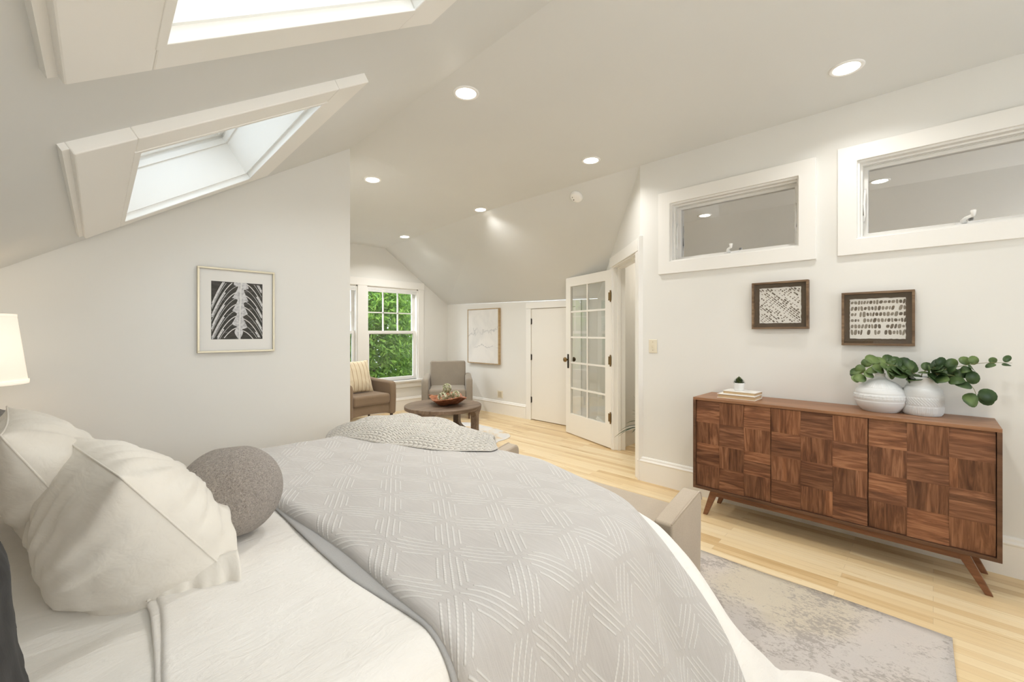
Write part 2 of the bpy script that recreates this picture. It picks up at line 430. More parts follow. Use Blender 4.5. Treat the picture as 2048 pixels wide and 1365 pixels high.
# ------------------------------------------------------------------ far window (twin double hung)
w1 = sthing('window_1', (0, YF, 0)); qo = V(0, YF, 0)
def wb(mb, a, b): return mb.box(V(*a) - qo, V(*b) - qo)
mb = MB(); y = YF - .02
wb(mb, (WX1, y, WZ0), (WX1 + .115, YF, WZ1)); wb(mb, (WX0 - .115, y, WZ0), (WX0, YF, WZ1)); wb(mb, (WX0 - .13, y - .004, WZ1), (WX1 + .117, YF, WZ1 + .115))
wb(mb, (3.055, y, WZ0), (3.215, YF + .14, WZ1))
mb.build('window_casing', m_trim, w1, bevel=.003)
mb = MB(); wb(mb, (WX0 - .14, YF - .06, WZ0 - .03), (WX1 + .14, YF + .14, WZ0)); wb(mb, (WX0 - .115, YF - .018, WZ0 - .125), (WX1 + .115, YF, WZ0 - .03)); mb.build('window_sill', m_trim, w1, bevel=.004)
for x0, x1 in ((3.215, WX1), (WX0, 3.055)):
    mb = MB(); wb(mb, (x0, YF + .0, WZ0), (x0 + .018, YF + .14, WZ1)); wb(mb, (x1 - .018, YF, WZ0), (x1, YF + .14, WZ1)); wb(mb, (x0, YF, WZ1 - .018), (x1, YF + .14, WZ1)); mb.build('window_jamb', m_trim, w1)
    a, b = x0 + .018, x1 - .018; zm = 1.30
    for nm, z0, z1, yy, up in (('upper_sash', zm - .03, WZ1 - .018, YF + .085, 1), ('lower_sash', WZ0, zm + .025, YF + .045, 0)):
        mb = MB(); bt = .04 if up else .06; tp = .045 if up else .045; sd = .042
        ring(mb, (0, yy - YF, 0), (1, 0, 0), Zu, (0, 1, 0), (a, z0, b, z1), (a + sd, z0 + bt, b - sd, z1 - tp), .034)
        sash = mb.build(nm, m_trim, w1, bevel=.002)
        g = MB(); wb(g, (a + sd - .004, yy + .014, z0 + bt - .004), (b - sd + .004, yy + .017, z1 - tp + .004)); g.build('pane', m_glass, sash)
        if up:
            mm = MB()
            for k in (1, 2):
                xx = lerp(a + sd, b - sd, k / 3); wb(mm, (xx - .009, yy + .006, z0 + bt), (xx + .009, yy + .028, z1 - tp))
            zz = lerp(z0 + bt, z1 - tp, .47); wb(mm, (a + sd, yy + .006, zz - .009), (b - sd, yy + .028, zz + .009)); mm.build('muntins', m_trim, sash)
    mb = MB()
    for k in range(4): wb(mb, (x0 + .02, YF + .004, 1.944 + k * .016), (x1 - .02, YF + .036, 1.957 + k * .016))
    wb(mb, (x0 + .02, YF + .002, 2.005), (x1 - .02, YF + .04, 2.028)); mb.build('blind', m_whitep, w1, bevel=.002)

# ------------------------------------------------------------------ interior transom windows
def transom(name, Tt, latch_y):
    y0, z0, y1, z1 = Tt; w = sthing(name, (3.5, (y0 + y1) / 2, z0)); q = V(3.5, (y0 + y1) / 2, z0)
    mb = MB(); c = .1
    ring(mb, V(3.5, 0, 0) - q, (0, 1, 0), Zu, (-1, 0, 0), (y0 - c, z0 - c, y1 + c, z1 + c), (y0, z0, y1, z1), .022)
    mb.build('window_casing', m_trim, w, bevel=.003)
    mb = MB(); ring(mb, V(3.5, 0, 0) - q, (0, 1, 0), Zu, (1, 0, 0), (y0, z0, y1, z1), (y0 + .012, z0 + .012, y1 - .012, z1 - .012), .17)
    ring(mb, V(3.545, 0, 0) - q, (0, 1, 0), Zu, (1, 0, 0), (y0 + .01, z0 + .01, y1 - .01, z1 - .01), (y0 + .022, z0 + .022, y1 - .022, z1 - .022), .015)
    ring(mb, V(3.575, 0, 0) - q, (0, 1, 0), Zu, (1, 0, 0), (y0 + .01, z0 + .01, y1 - .01, z1 - .01), (y0 + .022, z0 + .022, y1 - .022, z1 - .022), .012)
    mb.build('window_jamb', m_trim, w)
    mb = MB(); ring(mb, V(3.60, 0, 0) - q, (0, 1, 0), Zu, (1, 0, 0), (y0 + .012, z0 + .012, y1 - .012, z1 - .012), (y0 + .045, z0 + .045, y1 - .045, z1 - .04), .045)
    sash = mb.build('sash', m_trim, w, bevel=.003)
    MB().box(V(3.622, y0 + .04, z0 + .04) - q, V(3.625, y1 - .04, z1 - .035) - q).build('pane', m_transom, sash)
    mb = MB(); b = V(3.58, latch_y, z0 + .03) - q
    mb.box(b + V(-.01, -.06, -.012), b + V(.02, .04, .004))
    mb.tube([b, b + V(-.02, .01, .012), b + V(-.05, .0, .02), b + V(-.075, -.03, .03)], [.012, .012, .009, .007], 10)
    mb.lathe([(.007, 0), (.013, .03), (.011, .034), (0, .036)], b + V(-.075, -.03, .022), 12)
    mb.build('latch', m_whitep, w, True)
    for yy, sg in ((y1 - .02, -1), (y0 + .02, 1)):
        if sg == 1 and y0 < 0: continue
        mb = MB(); b = V(3.565, yy, (z0 + z1) / 2 - .02) - q
        mb.tube([b + V(0, sg * .004, -.11), b + V(-.012, sg * .012, -.07), b + V(-.002, sg * .008, 0), b + V(-.012, sg * .012, .06), b + V(.008, sg * .012, .10)], .006, 8)
        mb.build('stay', m_whitep, w, True)
        MB().box(b + V(-.004, 0, -.07), b + V(.004, sg * .012, .0)).build('stay_slot', m_black, w)
transom('window_2', T1, 1.13); transom('window_3', T2, -.13)

# added window, unseen behind the camera, put in to let daylight in
w6 = sthing('window_6', (0, YB, 0)); mb = MB()
ring(mb, (0, 0, 0), (1, 0, 0), Zu, (0, 1, 0), (BW[0] - .1, BW[1] - .1, BW[2] + .1, BW[3] + .1), BW, .02); mb.build('window_casing', m_trim, w6, bevel=.003)
mb = MB(); ring(mb, (0, -.1, 0), (1, 0, 0), Zu, (0, 1, 0), BW, (BW[0] + .05, BW[1] + .05, BW[2] - .05, BW[3] - .05), .04); mb.box((2.22, -.1, .8), (2.28, -.06, 2.2)); mb.build('sash', m_trim, w6)
MB().box((BW[0] + .04, -.082, BW[1] + .04), (BW[2] - .04, -.079, BW[3] - .04)).build('pane', m_glass, w6)

# ------------------------------------------------------------------ skylights
m_frost = thin_glass('skylight_glass', 1.0, (.93, .95, .95))
for i, (y0, y1, x0, x1) in enumerate(SKY):
    w = sthing('window_%d' % (4 + i)); a, b = sl(x0, y0), sl(x1, y1); bx = (a[0], a[1], b[0], b[1])
    oN = -SN
    # flat boards round the opening, standing proud of the slope, butt jointed
    t, cw = .034, .135
    u0, v0, u1, v1 = bx
    for nm, r in (('lower_casing', (u0 - .13, v0 - .155, u1 + .10, v0)), ('near_casing', (u0 - .13, v0, u0, v1)), ('far_casing', (u1, v0, u1 + .10, v1)), ('upper_casing', (u0 - .13, v1, u1 + .10, v1 + .14))):
        mb = MB(); mb.fbox(O_S, (SE1, SE2, oN), (r[0], r[1], -.005), (r[2], r[3], t)); mb.build(nm, m_trim, w, bevel=.004)
    mb = MB(); mb.fbox(O_S, (SE1, SE2, oN), (u0 - .13, v0 - .172, -.005), (u1 + .10, v0 - .155, .018)); mb.build('back_band', m_trim, w)
    mb = MB(); ring(mb, O_S + oN * (t - .004), SE1, SE2, oN, (u0 - .004, v0 - .004, u1 + .004, v1 + .004), (u0 + .016, v0 + .016, u1 - .016, v1 - .016), .006)
    mb.build('stop_bead', m_trim, w, bevel=.002)
    mb = MB(); ring(mb, O_S, SE1, SE2, SN, (u0 - .001, v0 - .001, u1 + .001, v1 + .001), (u0 + .012, v0 + .012, u1 - .012, v1 - .012), WELL); mb.build('well_lining', m_trim, w)
    mb = MB()
    ring(mb, O_S + SN * .18, SE1, SE2, SN, (u0 + .01, v0 + .01, u1 - .01, v1 - .01), (u0 + .022, v0 + .022, u1 - .022, v1 - .022), .03)
    ring(mb, O_S + SN * .225, SE1, SE2, SN, (u0 + .0, v0 + .0, u1 - .0, v1 - .0), (u0 + .035, v0 + .035, u1 - .035, v1 - .035), .05)
    fr_ = mb.build('window_frame', m_trim, w, bevel=.002)
    mb = MB(); ring(mb, O_S + SN * .255, SE1, SE2, SN, (u0 + .03, v0 + .03, u1 - .03, v1 - .03), (u0 + .085, v0 + .085, u1 - .085, v1 - .085), .05)
    ring(mb, O_S + SN * .275, SE1, SE2, SN, (u0 + .08, v0 + .08, u1 - .08, v1 - .08), (u0 + .1, v0 + .1, u1 - .1, v1 - .1), .02)
    sash = mb.build('sash', m_trim, w, bevel=.003)
    mb = MB(); mb.fbox(O_S, (SE1, SE2, SN), (u0 + .08, v0 + .08, .29), (u1 - .08, v1 - .08, .294)); mb.build('pane', m_frost, sash)
    mb = MB(); ring(mb, O_S + SN * .272, SE1, SE2, SN, (u0 + .098, v0 + .098, u1 - .098, v1 - .098), (u0 + .104, v0 + .104, u1 - .104, v1 - .104), .006); mb.build('gasket', m_black, sash)
    mb = MB(); c = O_S + SE1 * (u1 - .06) + SE2 * (v0 + .06) + SN * .245
    mb.fbox(c, (SE1, SE2, SN), (-.05, -.02, 0), (.03, -.005, .012)); mb.tube([c + SE1 * .03, c + SE1 * .045 + SE2 * .02 - SN * .01, c + SE1 * .045 + SE2 * .05], .006, 8); mb.build('hinge_arm', m_chrome, w, bevel=.001)
# ------------------------------------------------------------------ camera, sky, lamps
cam = bpy.data.cameras.new('camera'); co = bpy.data.objects.new('camera', cam); C.objects.link(co)
cam.sensor_width = 36; cam.lens = 860 * 36 / 2048; cam.shift_y = -17.5 / 2048; cam.clip_start = .03
co.location = (0, 0, 1.3); co.rotation_euler = (PI / 2, 0, -math.atan2(878, 860)); bpy.context.scene.camera = co
wd = bpy.data.worlds.new('sky'); bpy.context.scene.world = wd; wd.use_nodes = True
wd.node_tree.nodes['Background'].inputs[0].default_value = (.86, .93, 1, 1); wd.node_tree.nodes['Background'].inputs[1].default_value = SKYS
sc = bpy.context.scene
sc.view_settings.view_transform = 'Standard'; sc.view_settings.look = 'None'; sc.view_settings.exposure = EXPO; sc.view_settings.gamma = 1.0
sc.cycles.max_bounces = 14; sc.cycles.diffuse_bounces = 7; sc.cycles.glossy_bounces = 5; sc.cycles.transparent_max_bounces = 12
sc.cycles.sample_clamp_indirect = 6; sc.cycles.caustics_reflective = False; sc.cycles.caustics_refractive = False
def lamp(name, kind, loc, energy, col=(1, 1, 1), size=.1, rot=(0, 0, 0), sy=None, spread=None):
    l = bpy.data.lights.new(name, kind); l.energy = energy; l.color = col
    if kind == 'AREA':
        l.size = size
        if sy: l.shape = 'RECTANGLE'; l.size_y = sy
        else: l.shape = 'DISK'
        if spread: l.spread = spread
    else: l.shadow_soft_size = size
    o = bpy.data.objects.new(name, l); C.objects.link(o); o.location = loc; o.rotation_euler = rot; return o

FN = (Q - P0).cross(F1 - P0).normalized(); FN = FN if FN.z > 0 else -FN
def far_z(x, y): return P0.z - (FN.x * (x - P0.x) + FN.y * (y - P0.y)) / FN.z
LT = [(1.689, 2.05, 'recessed downlight nearest the crease between flat ceiling and skylight slope'),
      (3.096, 2.088, 'recessed downlight above the french door, next to the smoke detector'),
      (3.009, .344, 'large recessed downlight nearest the camera, above the interior transom windows'),
      (1.76, .37, 'recessed downlight above the bed, seen only mirrored in the transom glass'),
      (1.995, 3.812, 'recessed downlight just past the left wall corner, over the seating area'),
      (3.415, 3.873, 'middle recessed downlight over the seating area at the ceiling fold'),
      (3.38, 5.50, 'farthest recessed downlight, closest to the gable window')]
d0 = None
for x, y, lab in LT:
    far = y > 3.5; z = far_z(x, y) if far else ZC
    if not d0:
        d0 = thing('recessed_downlight', lab, 'ceiling light', (x, y, z), 0, 'recessed ceiling downlights')
        MB().lathe([(.060, -.001), (.063, -.005), (.078, -.006), (.082, -.001), (.082, .0)], (0, 0, 0), 40).build('trim_ring', m_whitep, d0, True)
        MB().lathe([(.0, -.0035), (.061, -.0035), (.061, -.001)], (0, 0, 0), 40).build('lens', m_lens, d0)
        d = d0
    else: d = dup(d0, (x, y, z), 0, lab)
    if far: d.rotation_euler = FN.to_track_quat('Z', 'Y').to_euler()
    lamp('downlight_lamp', 'AREA', (x, y, z - .012), DL * ((.5 if y < .36 else 1.0) * (.8 if x > 3.05 else 1.1) if not far else 1.6), (1, .98, .945), .12, spread=math.radians(140))
lamp('back_fill_lamp', 'AREA', (2.25, YB - .25, 1.5), BACK_FILL, (.93, .97, 1), 1.4, (-PI / 2, 0, PI), 1.3)  # added fill lamp outside the made-up back window
lamp('camera_fill_lamp', 'AREA', (.3, -1.4, 1.7), FILL, (1, .985, .96), 1.1, (math.radians(108), 0, math.radians(2)), .9)  # added soft fill behind the camera, not a fixture of the room
lamp('far_fill_lamp', 'AREA', (3.1, YF + .75, 2.75), FARW, (.95, .98, 1), 1.9, (-math.radians(52), 0, 0), .9)  # added lamp above the far window, out of view, brightens the seating area
lamp('hall_fill_lamp', 'AREA', (4.9, 2.1, 2.32), 3.2, (1, .9, .78), .12)  # added unseen lamp to brighten the hall, no fixture there
lamp('unseen_bath_lamp', 'AREA', (4.4, .4, 2.70), 5, (1, .92, .82), .2)  # unseen lamp without fixture, lights the room behind the transoms
# smoke detector on the right slope
sn = V(rslope_z(0, 0) - rslope_z(1, 0), 0, 1).normalized(); sx = 3.60; sy_ = 2.60
t = thing('smoke_detector', 'round white smoke detector on the sloping ceiling above the french door', 'smoke detector', (sx, sy_, rslope_z(sx, sy_)), rot=sn.to_track_quat('Z', 'Y').to_euler())
MB().lathe([(.066, 0), (.066, -.012), (.062, -.024), (.05, -.034), (.02, -.037), (0, -.037)], (0, 0, 0), 36).build('cover', m_whitep, t, True)
MB().lathe([(.0, -.004), (.005, -.004), (.005, 0), (0, 0)], (.028, -.012, -.035), 10).build('test_button', m_black, t)
MB().lathe([(.0, -.004), (.004, -.004), (.004, 0), (0, 0)], (.028, .02, -.035), 10).build('indicator', m_black, t)

# switch and outlet
t = thing('light_switch', 'ivory toggle light switch plate on the wall beside the door', 'light switch', (3.5, 1.725, 1.18))
MB().box((-.006, -.038, -.058), (0, .038, .058)).build('plate', m_plast, t, bevel=.003)
MB().box((-.016, -.005, -.010), (-.006, .005, .012)).build('toggle', m_plast, t, bevel=.002)
for z_ in (-.034, .036): MB().box((-.0065, -.003, z_ - .002), (-.006, .003, z_ + .002)).build('screw', m_brass, t)
t = thing('wall_outlet', 'ivory wall outlet plate low on the knee wall beside the armchair', 'outlet', (XK, 4.935, .31))
MB().box((-.006, -.058, -.058), (0, .058, .058)).build('plate', m_plast, t, bevel=.003)
MB().box((-.009, -.035, -.04), (-.006, -.004, .04)).box((-.009, .004, -.04), (-.006, .035, .04)).build('socket_face', Mat('socket_tan', (.55, .48, .35), .45).m, t, bevel=.001)

# ------------------------------------------------------------------ sideboard
walnut = wood('walnut_veneer', (.060, .022, .011), (.195, .082, .040), (.38, .185, .098), 3.0, .38, 'UV')
_g = walnut.node('ShaderNodeNewGeometry'); _l = walnut.b.inputs['Base Color'].links[0].from_socket
walnut.color(walnut.mix(.8, _l, walnut.ramp(_g.outputs['Random Per Island'], [(0, (.50, .48, .46)), (.35, (.82, .80, .78)), (.8, (1.0, 1.0, 1.0)), (1, (1.25, 1.2, 1.1))]), 'MULTIPLY'))
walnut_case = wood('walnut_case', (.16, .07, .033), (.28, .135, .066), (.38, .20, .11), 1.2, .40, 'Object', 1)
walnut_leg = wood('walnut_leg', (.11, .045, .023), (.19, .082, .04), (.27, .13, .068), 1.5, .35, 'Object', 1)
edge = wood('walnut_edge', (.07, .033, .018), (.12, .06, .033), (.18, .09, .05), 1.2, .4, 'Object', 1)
SX0, SX1, SY0, SY1, SZ0, SZ1 = 3.12, 3.485, -.238, 1.234, .187, .835
sb = thing('sideboard', 'walnut sideboard with three checkered wood block doors on splayed legs', 'sideboard', (3.3, .498, 0)); q = V(3.3, .498, 0)
def B(mb, a, b): return mb.box(V(*a) - q, V(*b) - q)
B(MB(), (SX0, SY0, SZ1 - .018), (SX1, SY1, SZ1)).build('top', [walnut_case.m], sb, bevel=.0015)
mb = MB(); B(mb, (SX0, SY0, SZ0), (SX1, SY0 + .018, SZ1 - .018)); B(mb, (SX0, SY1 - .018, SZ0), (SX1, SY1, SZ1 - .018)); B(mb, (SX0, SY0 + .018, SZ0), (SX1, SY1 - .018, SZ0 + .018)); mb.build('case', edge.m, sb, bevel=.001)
mb = MB(); B(mb, (SX1 - .012, SY0 + .01, SZ0 + .01), (SX1 - .002, SY1 - .01, SZ1 - .01)); B(mb, (SX0 + .04, SY0 + .018, SZ0 + .018), (SX0 + .045, SY1 - .018, SZ1 - .018)); mb.build('back_panel', m_black, sb)
ys = [SY1 - .021, .744, .262, SY0 + .021]
rnd = random.Random(5)
for k in range(3):
    ya, yb = ys[k] - (.002 if k else 0), ys[k + 1] + (.002 if k < 2 else 0); za, zb2 = SZ1 - .021, SZ0 + .021
    mb = MB()
    B(mb, (SX0 + .018, ya, za), (SX0 + .034, yb, zb2))
    for i in range(3):
        for j in range(4):
            y0, y1 = lerp(ya, yb, i / 3), lerp(ya, yb, (i + 1) / 3); z0, z1 = lerp(za, zb2, j / 4), lerp(za, zb2, (j + 1) / 4)
            horiz = (i + j + k) % 2 == 0
            cuts = [0] + sorted(rnd.uniform(.2, .8) for _ in range(rnd.choice((1, 1, 2)))) + [1]
            f0, f1 = (.002, .012)      # wedge: each block leans out at its lower edge
            for c0, c1 in zip(cuts, cuts[1:]):
                uo, vo = rnd.uniform(0, 40), rnd.uniform(0, 40)
                if horiz: P = [(y0, lerp(z0, z1, c0)), (y1, lerp(z0, z1, c0)), (y1, lerp(z0, z1, c1)), (y0, lerp(z0, z1, c1))]; tt = [c0, c0, c1, c1]
                else: P = [(lerp(y0, y1, c0), z0), (lerp(y0, y1, c1), z0), (lerp(y0, y1, c1), z1), (lerp(y0, y1, c0), z1)]; tt = [1, 1, .0, .0]
                fx = [SX0 + .018 - lerp(f0, f1, t_) for t_ in tt]
                fr4 = [V(fx[n], P[n][0], P[n][1]) - q for n in range(4)]; bk = [V(SX0 + .018, p[0], p[1]) - q for p in P]
                uv = [((p[0] if horiz else p[1]) + uo, (p[1] if horiz else p[0]) + vo) for p in P]
                fcs = [(0, 1, 2, 3)] + [(n, 4 + n, 4 + (n + 1) % 4, (n + 1) % 4) for n in range(4)]
                uvs = [uv] + [[uv[n], uv[n], uv[(n + 1) % 4], uv[(n + 1) % 4]] for n in range(4)]
                mb.add(fr4 + bk, fcs, uvs)
    mb.build('door', walnut.m, sb, bevel=0)
# splayed base
mb = MB(); B(mb, (SX0 + .03, SY0 + .12, SZ0 - .04), (SX0 + .06, SY1 - .12, SZ0 - .001)); mb.build('front_rail', walnut_leg.m, sb, bevel=.002)
mb = MB(); B(mb, (SX1 - .06, SY0 + .12, SZ0 - .04), (SX1 - .03, SY1 - .12, SZ0 - .001)); mb.build('rear_rail', walnut_leg.m, sb, bevel=.002)
for xx in (SX0 + .03, SX1 - .06):
    for yt, yf in ((SY1 - .135, SY1 - .07), (SY0 + .135, SY0 + .04)):
        mb = MB(); s_ = .022
        top = [V(xx - .002, yt - s_ * 1.15, SZ0 - .001), V(xx + .032, yt - s_ * 1.15, SZ0 - .001), V(xx + .032, yt + s_ * 1.15, SZ0 - .001), V(xx - .002, yt + s_ * 1.15, SZ0 - .001)]
        bot = [V(xx + .003, yf - .014, 0), V(xx + .027, yf - .014, 0), V(xx + .027, yf + .014, 0), V(xx + .003, yf + .014, 0)]
        mb.add([p - q for p in bot + top], [(3, 2, 1, 0), (4, 5, 6, 7), (0, 1, 5, 4), (1, 2, 6, 5), (2, 3, 7, 6), (3, 0, 4, 7)])
        mb.build('leg', walnut_leg.m, sb, bevel=.003)

# books and succulent
cover = Mat('book_cover_white', (.80, .78, .74), .5).m; pages = fabric('book_pages', (.62, .46, .27), 900, .12, .1).m; spine_d = Mat('book_spine', (.75, .70, .6), .5).m
def book(label, c, L_, D_, Hh, rz):
    b = thing('book', label, 'book', c, rz, 'books on the sideboard')
    MB().box((-D_ / 2, -L_ / 2, 0), (D_ / 2, L_ / 2, .003)).box((-D_ / 2, -L_ / 2, Hh - .003), (D_ / 2, L_ / 2, Hh)).box((D_ / 2 - .003, -L_ / 2, 0), (D_ / 2, L_ / 2, Hh)).build('cover', cover, b, bevel=.0008)
    MB().box((-D_ / 2 + .006, -L_ / 2 + .005, .003), (D_ / 2 - .003, L_ / 2 - .005, Hh - .003)).build('pages', pages, b)
    return b
bk1 = book('lower cream book of the pair lying flat on the sideboard', (3.30, .98, SZ1), .245, .17, .028, .0)
bk2 = book('upper cream book lying on the other, under the small succulent', (3.315, .965, SZ1 + .028), .215, .15, .022, -.06)
sp = thing('potted_succulent', 'small dark green succulent in a white pot on two stacked books', 'succulent', (3.31, .985, SZ1 + .05))
m_ceram = Mat('white_ceramic', (.84, .85, .85), .35).m
MB().lathe([(0, .0), (.026, 0), (.03, .004), (.035, .052), (.036, .056), (.032, .056), (.03, .046), (0, .046)], (0, 0, 0), 28).build('pot', m_ceram, sp, True)
m_succ = Mat('succulent_leaf', (.035, .06, .018), .5); m_succ.color(m_succ.mix(m_succ.noise(m_succ.coord(), 60, 2).step(.4, .6), (.02, .04, .012), (.08, .11, .03)))
mb = MB()
def leaf3(mb, b, d, L_, w, th_, up=V(0, 0, 1), curl=.2):
    d = d.normalized(); s_ = d.cross(up)
    if s_.length < .01: s_ = V(1, 0, 0)
    s_.normalize(); n = s_.cross(d).normalized(); rings = []
    for i, (t_, ww) in enumerate(((0, .35), (.35, 1), (.7, .75), (1, .02))):
        c = b + d * L_ * t_ + n * L_ * curl * t_ * t_
        rings.append([c - s_ * w * ww, c - n * th_ * ww, c + s_ * w * ww, c + n * th_ * ww * .4])
    vs = [p for r in rings for p in r]; fs = []
    for i in range(3):
        for k in range(4): fs.append((i * 4 + k, i * 4 + (k + 1) % 4, i * 4 + 4 + (k + 1) % 4, i * 4 + 4 + k))
    mb.add(vs, fs)
r2 = random.Random(3)
for i in range(95):
    t_ = i / 95; el = lerp(.1, 1.5, t_); az = i * 2.39996
    d = V(math.cos(az) * math.cos(el), math.sin(az) * math.cos(el), math.sin(el))
    leaf3(mb, V(d.x * .012, d.y * .012, .046 + .035 * t_), d, lerp(.032, .022, t_), .0052, .003, curl=.25)
mb.build('leaves', m_succ.m, sp)

# vases
m_vase = Mat('matt_white_stoneware', (.72, .735, .74), .6)
def vase(name, label, loc, prof, kind):
    t = thing(name, label, 'vase', loc, 0, None)
    top = max(z for r, z in prof)
    def fn(r, z, th_):
        if r < .03: return r, z
        d = 0; h = z / top
        if kind == 1:
            for g in (.30, .47, .62): d -= .0030 * math.exp(-((h - g) / .012) ** 2)
            if .33 < h < .45: d += .0026 * (1 if (math.sin(th_ * 22 + h * 60) * math.sin(th_ * 22 - h * 60)) > 0 else 0)
            if .64 < h < .78: d += .0018 * math.sin(th_ * 60)
        else:
            for g in (.25, .48, .70): d -= .0028 * math.exp(-((h - g) / .012) ** 2)
            if .04 < h < .24: d += .0022 * math.sin(th_ * 64)
            if .27 < h < .46: d += .0028 * math.sin(th_ * 40 + h * 90)
            if .50 < h < .68: d += .002 * math.sin(th_ * 64) * math.cos(h * 130)
        return r + d, z
    pr = []
    for (r0, z0), (r1, z1) in zip(prof, prof[1:]):
        n = max(1, int((abs(z1 - z0) + abs(r1 - r0)) / .0035))
        pr += [(lerp(r0, r1, i / n), lerp(z0, z1, i / n)) for i in range(n)]
    pr.append(prof[-1])
    MB().lathe(pr, (0, 0, 0), 200, None, fn).build('body', m_vase.m, t, True); return t
def spline(pts, n=6):
    out = []
    P = [pts[0]] + list(pts) + [pts[-1]]
    for i in range(1, len(P) - 2):
        a, b, c, d = [Vector((*p, 0)) if len(p) == 2 else Vector(p) for p in P[i - 1:i + 3]]
        for k in range(n):
            t_ = k / n; out.append(.5 * ((2 * b) + (c - a) * t_ + (2 * a - 5 * b + 4 * c - d) * t_ ** 2 + (3 * b - a - 3 * c + d) * t_ ** 3))
    out.append(Vector((*pts[-1], 0)) if len(pts[-1]) == 2 else Vector(pts[-1])); return [(p.x, p.y) if len(pts[0]) == 2 else p for p in out]
v1 = vase('round_vase', 'squat round white stoneware vase with narrow neck, left of the pair', (3.345, .225, SZ1), spline([(0, .0), (.07, .0), (.085, .004), (.112, .04), (.122, .08), (.112, .125), (.075, .165), (.036, .19), (.024, .205), (.025, .222), (.019, .222), (.017, .205)]), 1)
v2 = vase('cylinder_vase', 'white ribbed stoneware vase with wide mouth holding eucalyptus', (3.365, .045, SZ1), spline([(0, 0), (.07, 0), (.082, .006), (.088, .03), (.089, .08), (.086, .13), (.076, .152), (.066, .166), (.062, .19), (.064, .212), (.059, .212), (.057, .19), (.06, .165)]), 2)
# eucalyptus
m_euc = Mat('eucalyptus_leaf', (.06, .12, .045), .45, spec=.4)
m_euc.color(m_euc.ramp(m_euc.noise(m_euc.coord(), 9, 2), [(.32, (.022, .052, .016)), (.48, (.06, .108, .034)), (.62, (.15, .22, .07))]))
m_euc.b.inputs['Subsurface Weight'].default_value = 0
m_stem = Mat('eucalyptus_stem', (.20, .20, .07), .5).m
def disc_leaf(mb, c, d, n, L_, w):
    d = d.normalized(); n = (n - d * n.dot(d)).normalized(); s_ = d.cross(n); k = 14
    vs = [c + d * L_ * .5 - n * L_ * .06]
    for i in range(k):
        a = 2 * PI * i / k; x = .5 - .5 * math.cos(a); y = math.sin(a) * (1 - .12 * math.cos(a))
        vs.append(c + d * L_ * x + s_ * w * .5 * y + n * L_ * .05 * math.cos(2 * a))
    mb.add(vs, [(0, 1 + i, 1 + (i + 1) % k) for i in range(k)])
def branch(label, path, leaves, seed, size=(.055, .05), shr=.6):
    r = random.Random(seed); pts = spline(path, 8)
    b = thing('eucalyptus_branch', label, 'branch', path[0], 0, 'eucalyptus branches in the vase'); o = Vector(path[0])
    MB().tube([p - o for p in pts], [lerp(.0026, .0009, i / (len(pts) - 1)) for i in range(len(pts))], 6).build('stem', m_stem, b, True)
    mb = MB()
    for t_ in leaves:
        f = t_ * (len(pts) - 1); i = min(int(f), len(pts) - 2); p = pts[i].lerp(pts[i + 1], f - i) - o; d = (pts[i + 1] - pts[i]).normalized()
        sc_ = lerp(1, shr, t_)
        for sg in (-1, 1):
            side = d.cross(V(-.6, -.3, 1)).normalized() * sg
            ld = side * r.uniform(.7, 1) + d * r.uniform(.2, .7) + V(-.2, 0, r.uniform(-.3, .3))
            n = V(-1, r.uniform(-.6, .6) - .3, r.uniform(-.1, .9))
            disc_leaf(mb, p + ld.normalized() * .006, ld, n, size[0] * sc_ * r.uniform(.85, 1.15), size[1] * sc_ * r.uniform(.85, 1.15))
    mb.build('leaves', m_euc.m, b, True, solid=.0006); return b
vm = V(3.365, .045, SZ1 + .16)
branch('leafy eucalyptus branch leaning left over the round vase', [vm, vm + V(.0, .03, .06), vm + V(-.02, .10, .105), vm + V(-.05, .19, .115), vm + V(-.07, .26, .06), vm + V(-.07, .29, .045)], [.22, .3, .37, .44, .51, .58, .65, .72, .8, .9], 4, (.082, .076), .65)
branch('eucalyptus branch reaching up and out to the right edge of the view', [vm, vm + V(.0, -.03, .06), vm + V(-.01, -.09, .10), vm + V(-.02, -.16, .125), vm + V(-.03, -.24, .145), vm + V(-.04, -.33, .150)], [.30, .36, .42, .6, .66, .82, .92], 11, (.082, .070), .42)
branch('eucalyptus branch drooping right with a cluster of round leaves at its tip', [vm, vm + V(-.01, -.03, .06), vm + V(-.03, -.07, .075), vm + V(-.05, -.14, .065), vm + V(-.06, -.19, .02), vm + V(-.06, -.205, -.02)], [.25, .33, .42, .55, .68, .97, 1.0], 21, (.074, .068), .98)
branch('short bushy eucalyptus sprig above the vase mouth', [vm, vm + V(-.01, .0, .07), vm + V(-.03, -.03, .10), vm + V(-.04, -.06, .115)], [.45, .6, .75, .9, 1.0], 31, (.072, .066), .7)
branch('short dark eucalyptus sprig at the left lip of the vase', [vm, vm + V(-.005, .02, .06), vm + V(-.03, .06, .08), vm + V(-.03, .11, .09)], [.4, .55, .7, .85, 1.0], 41, (.084, .078), .8)
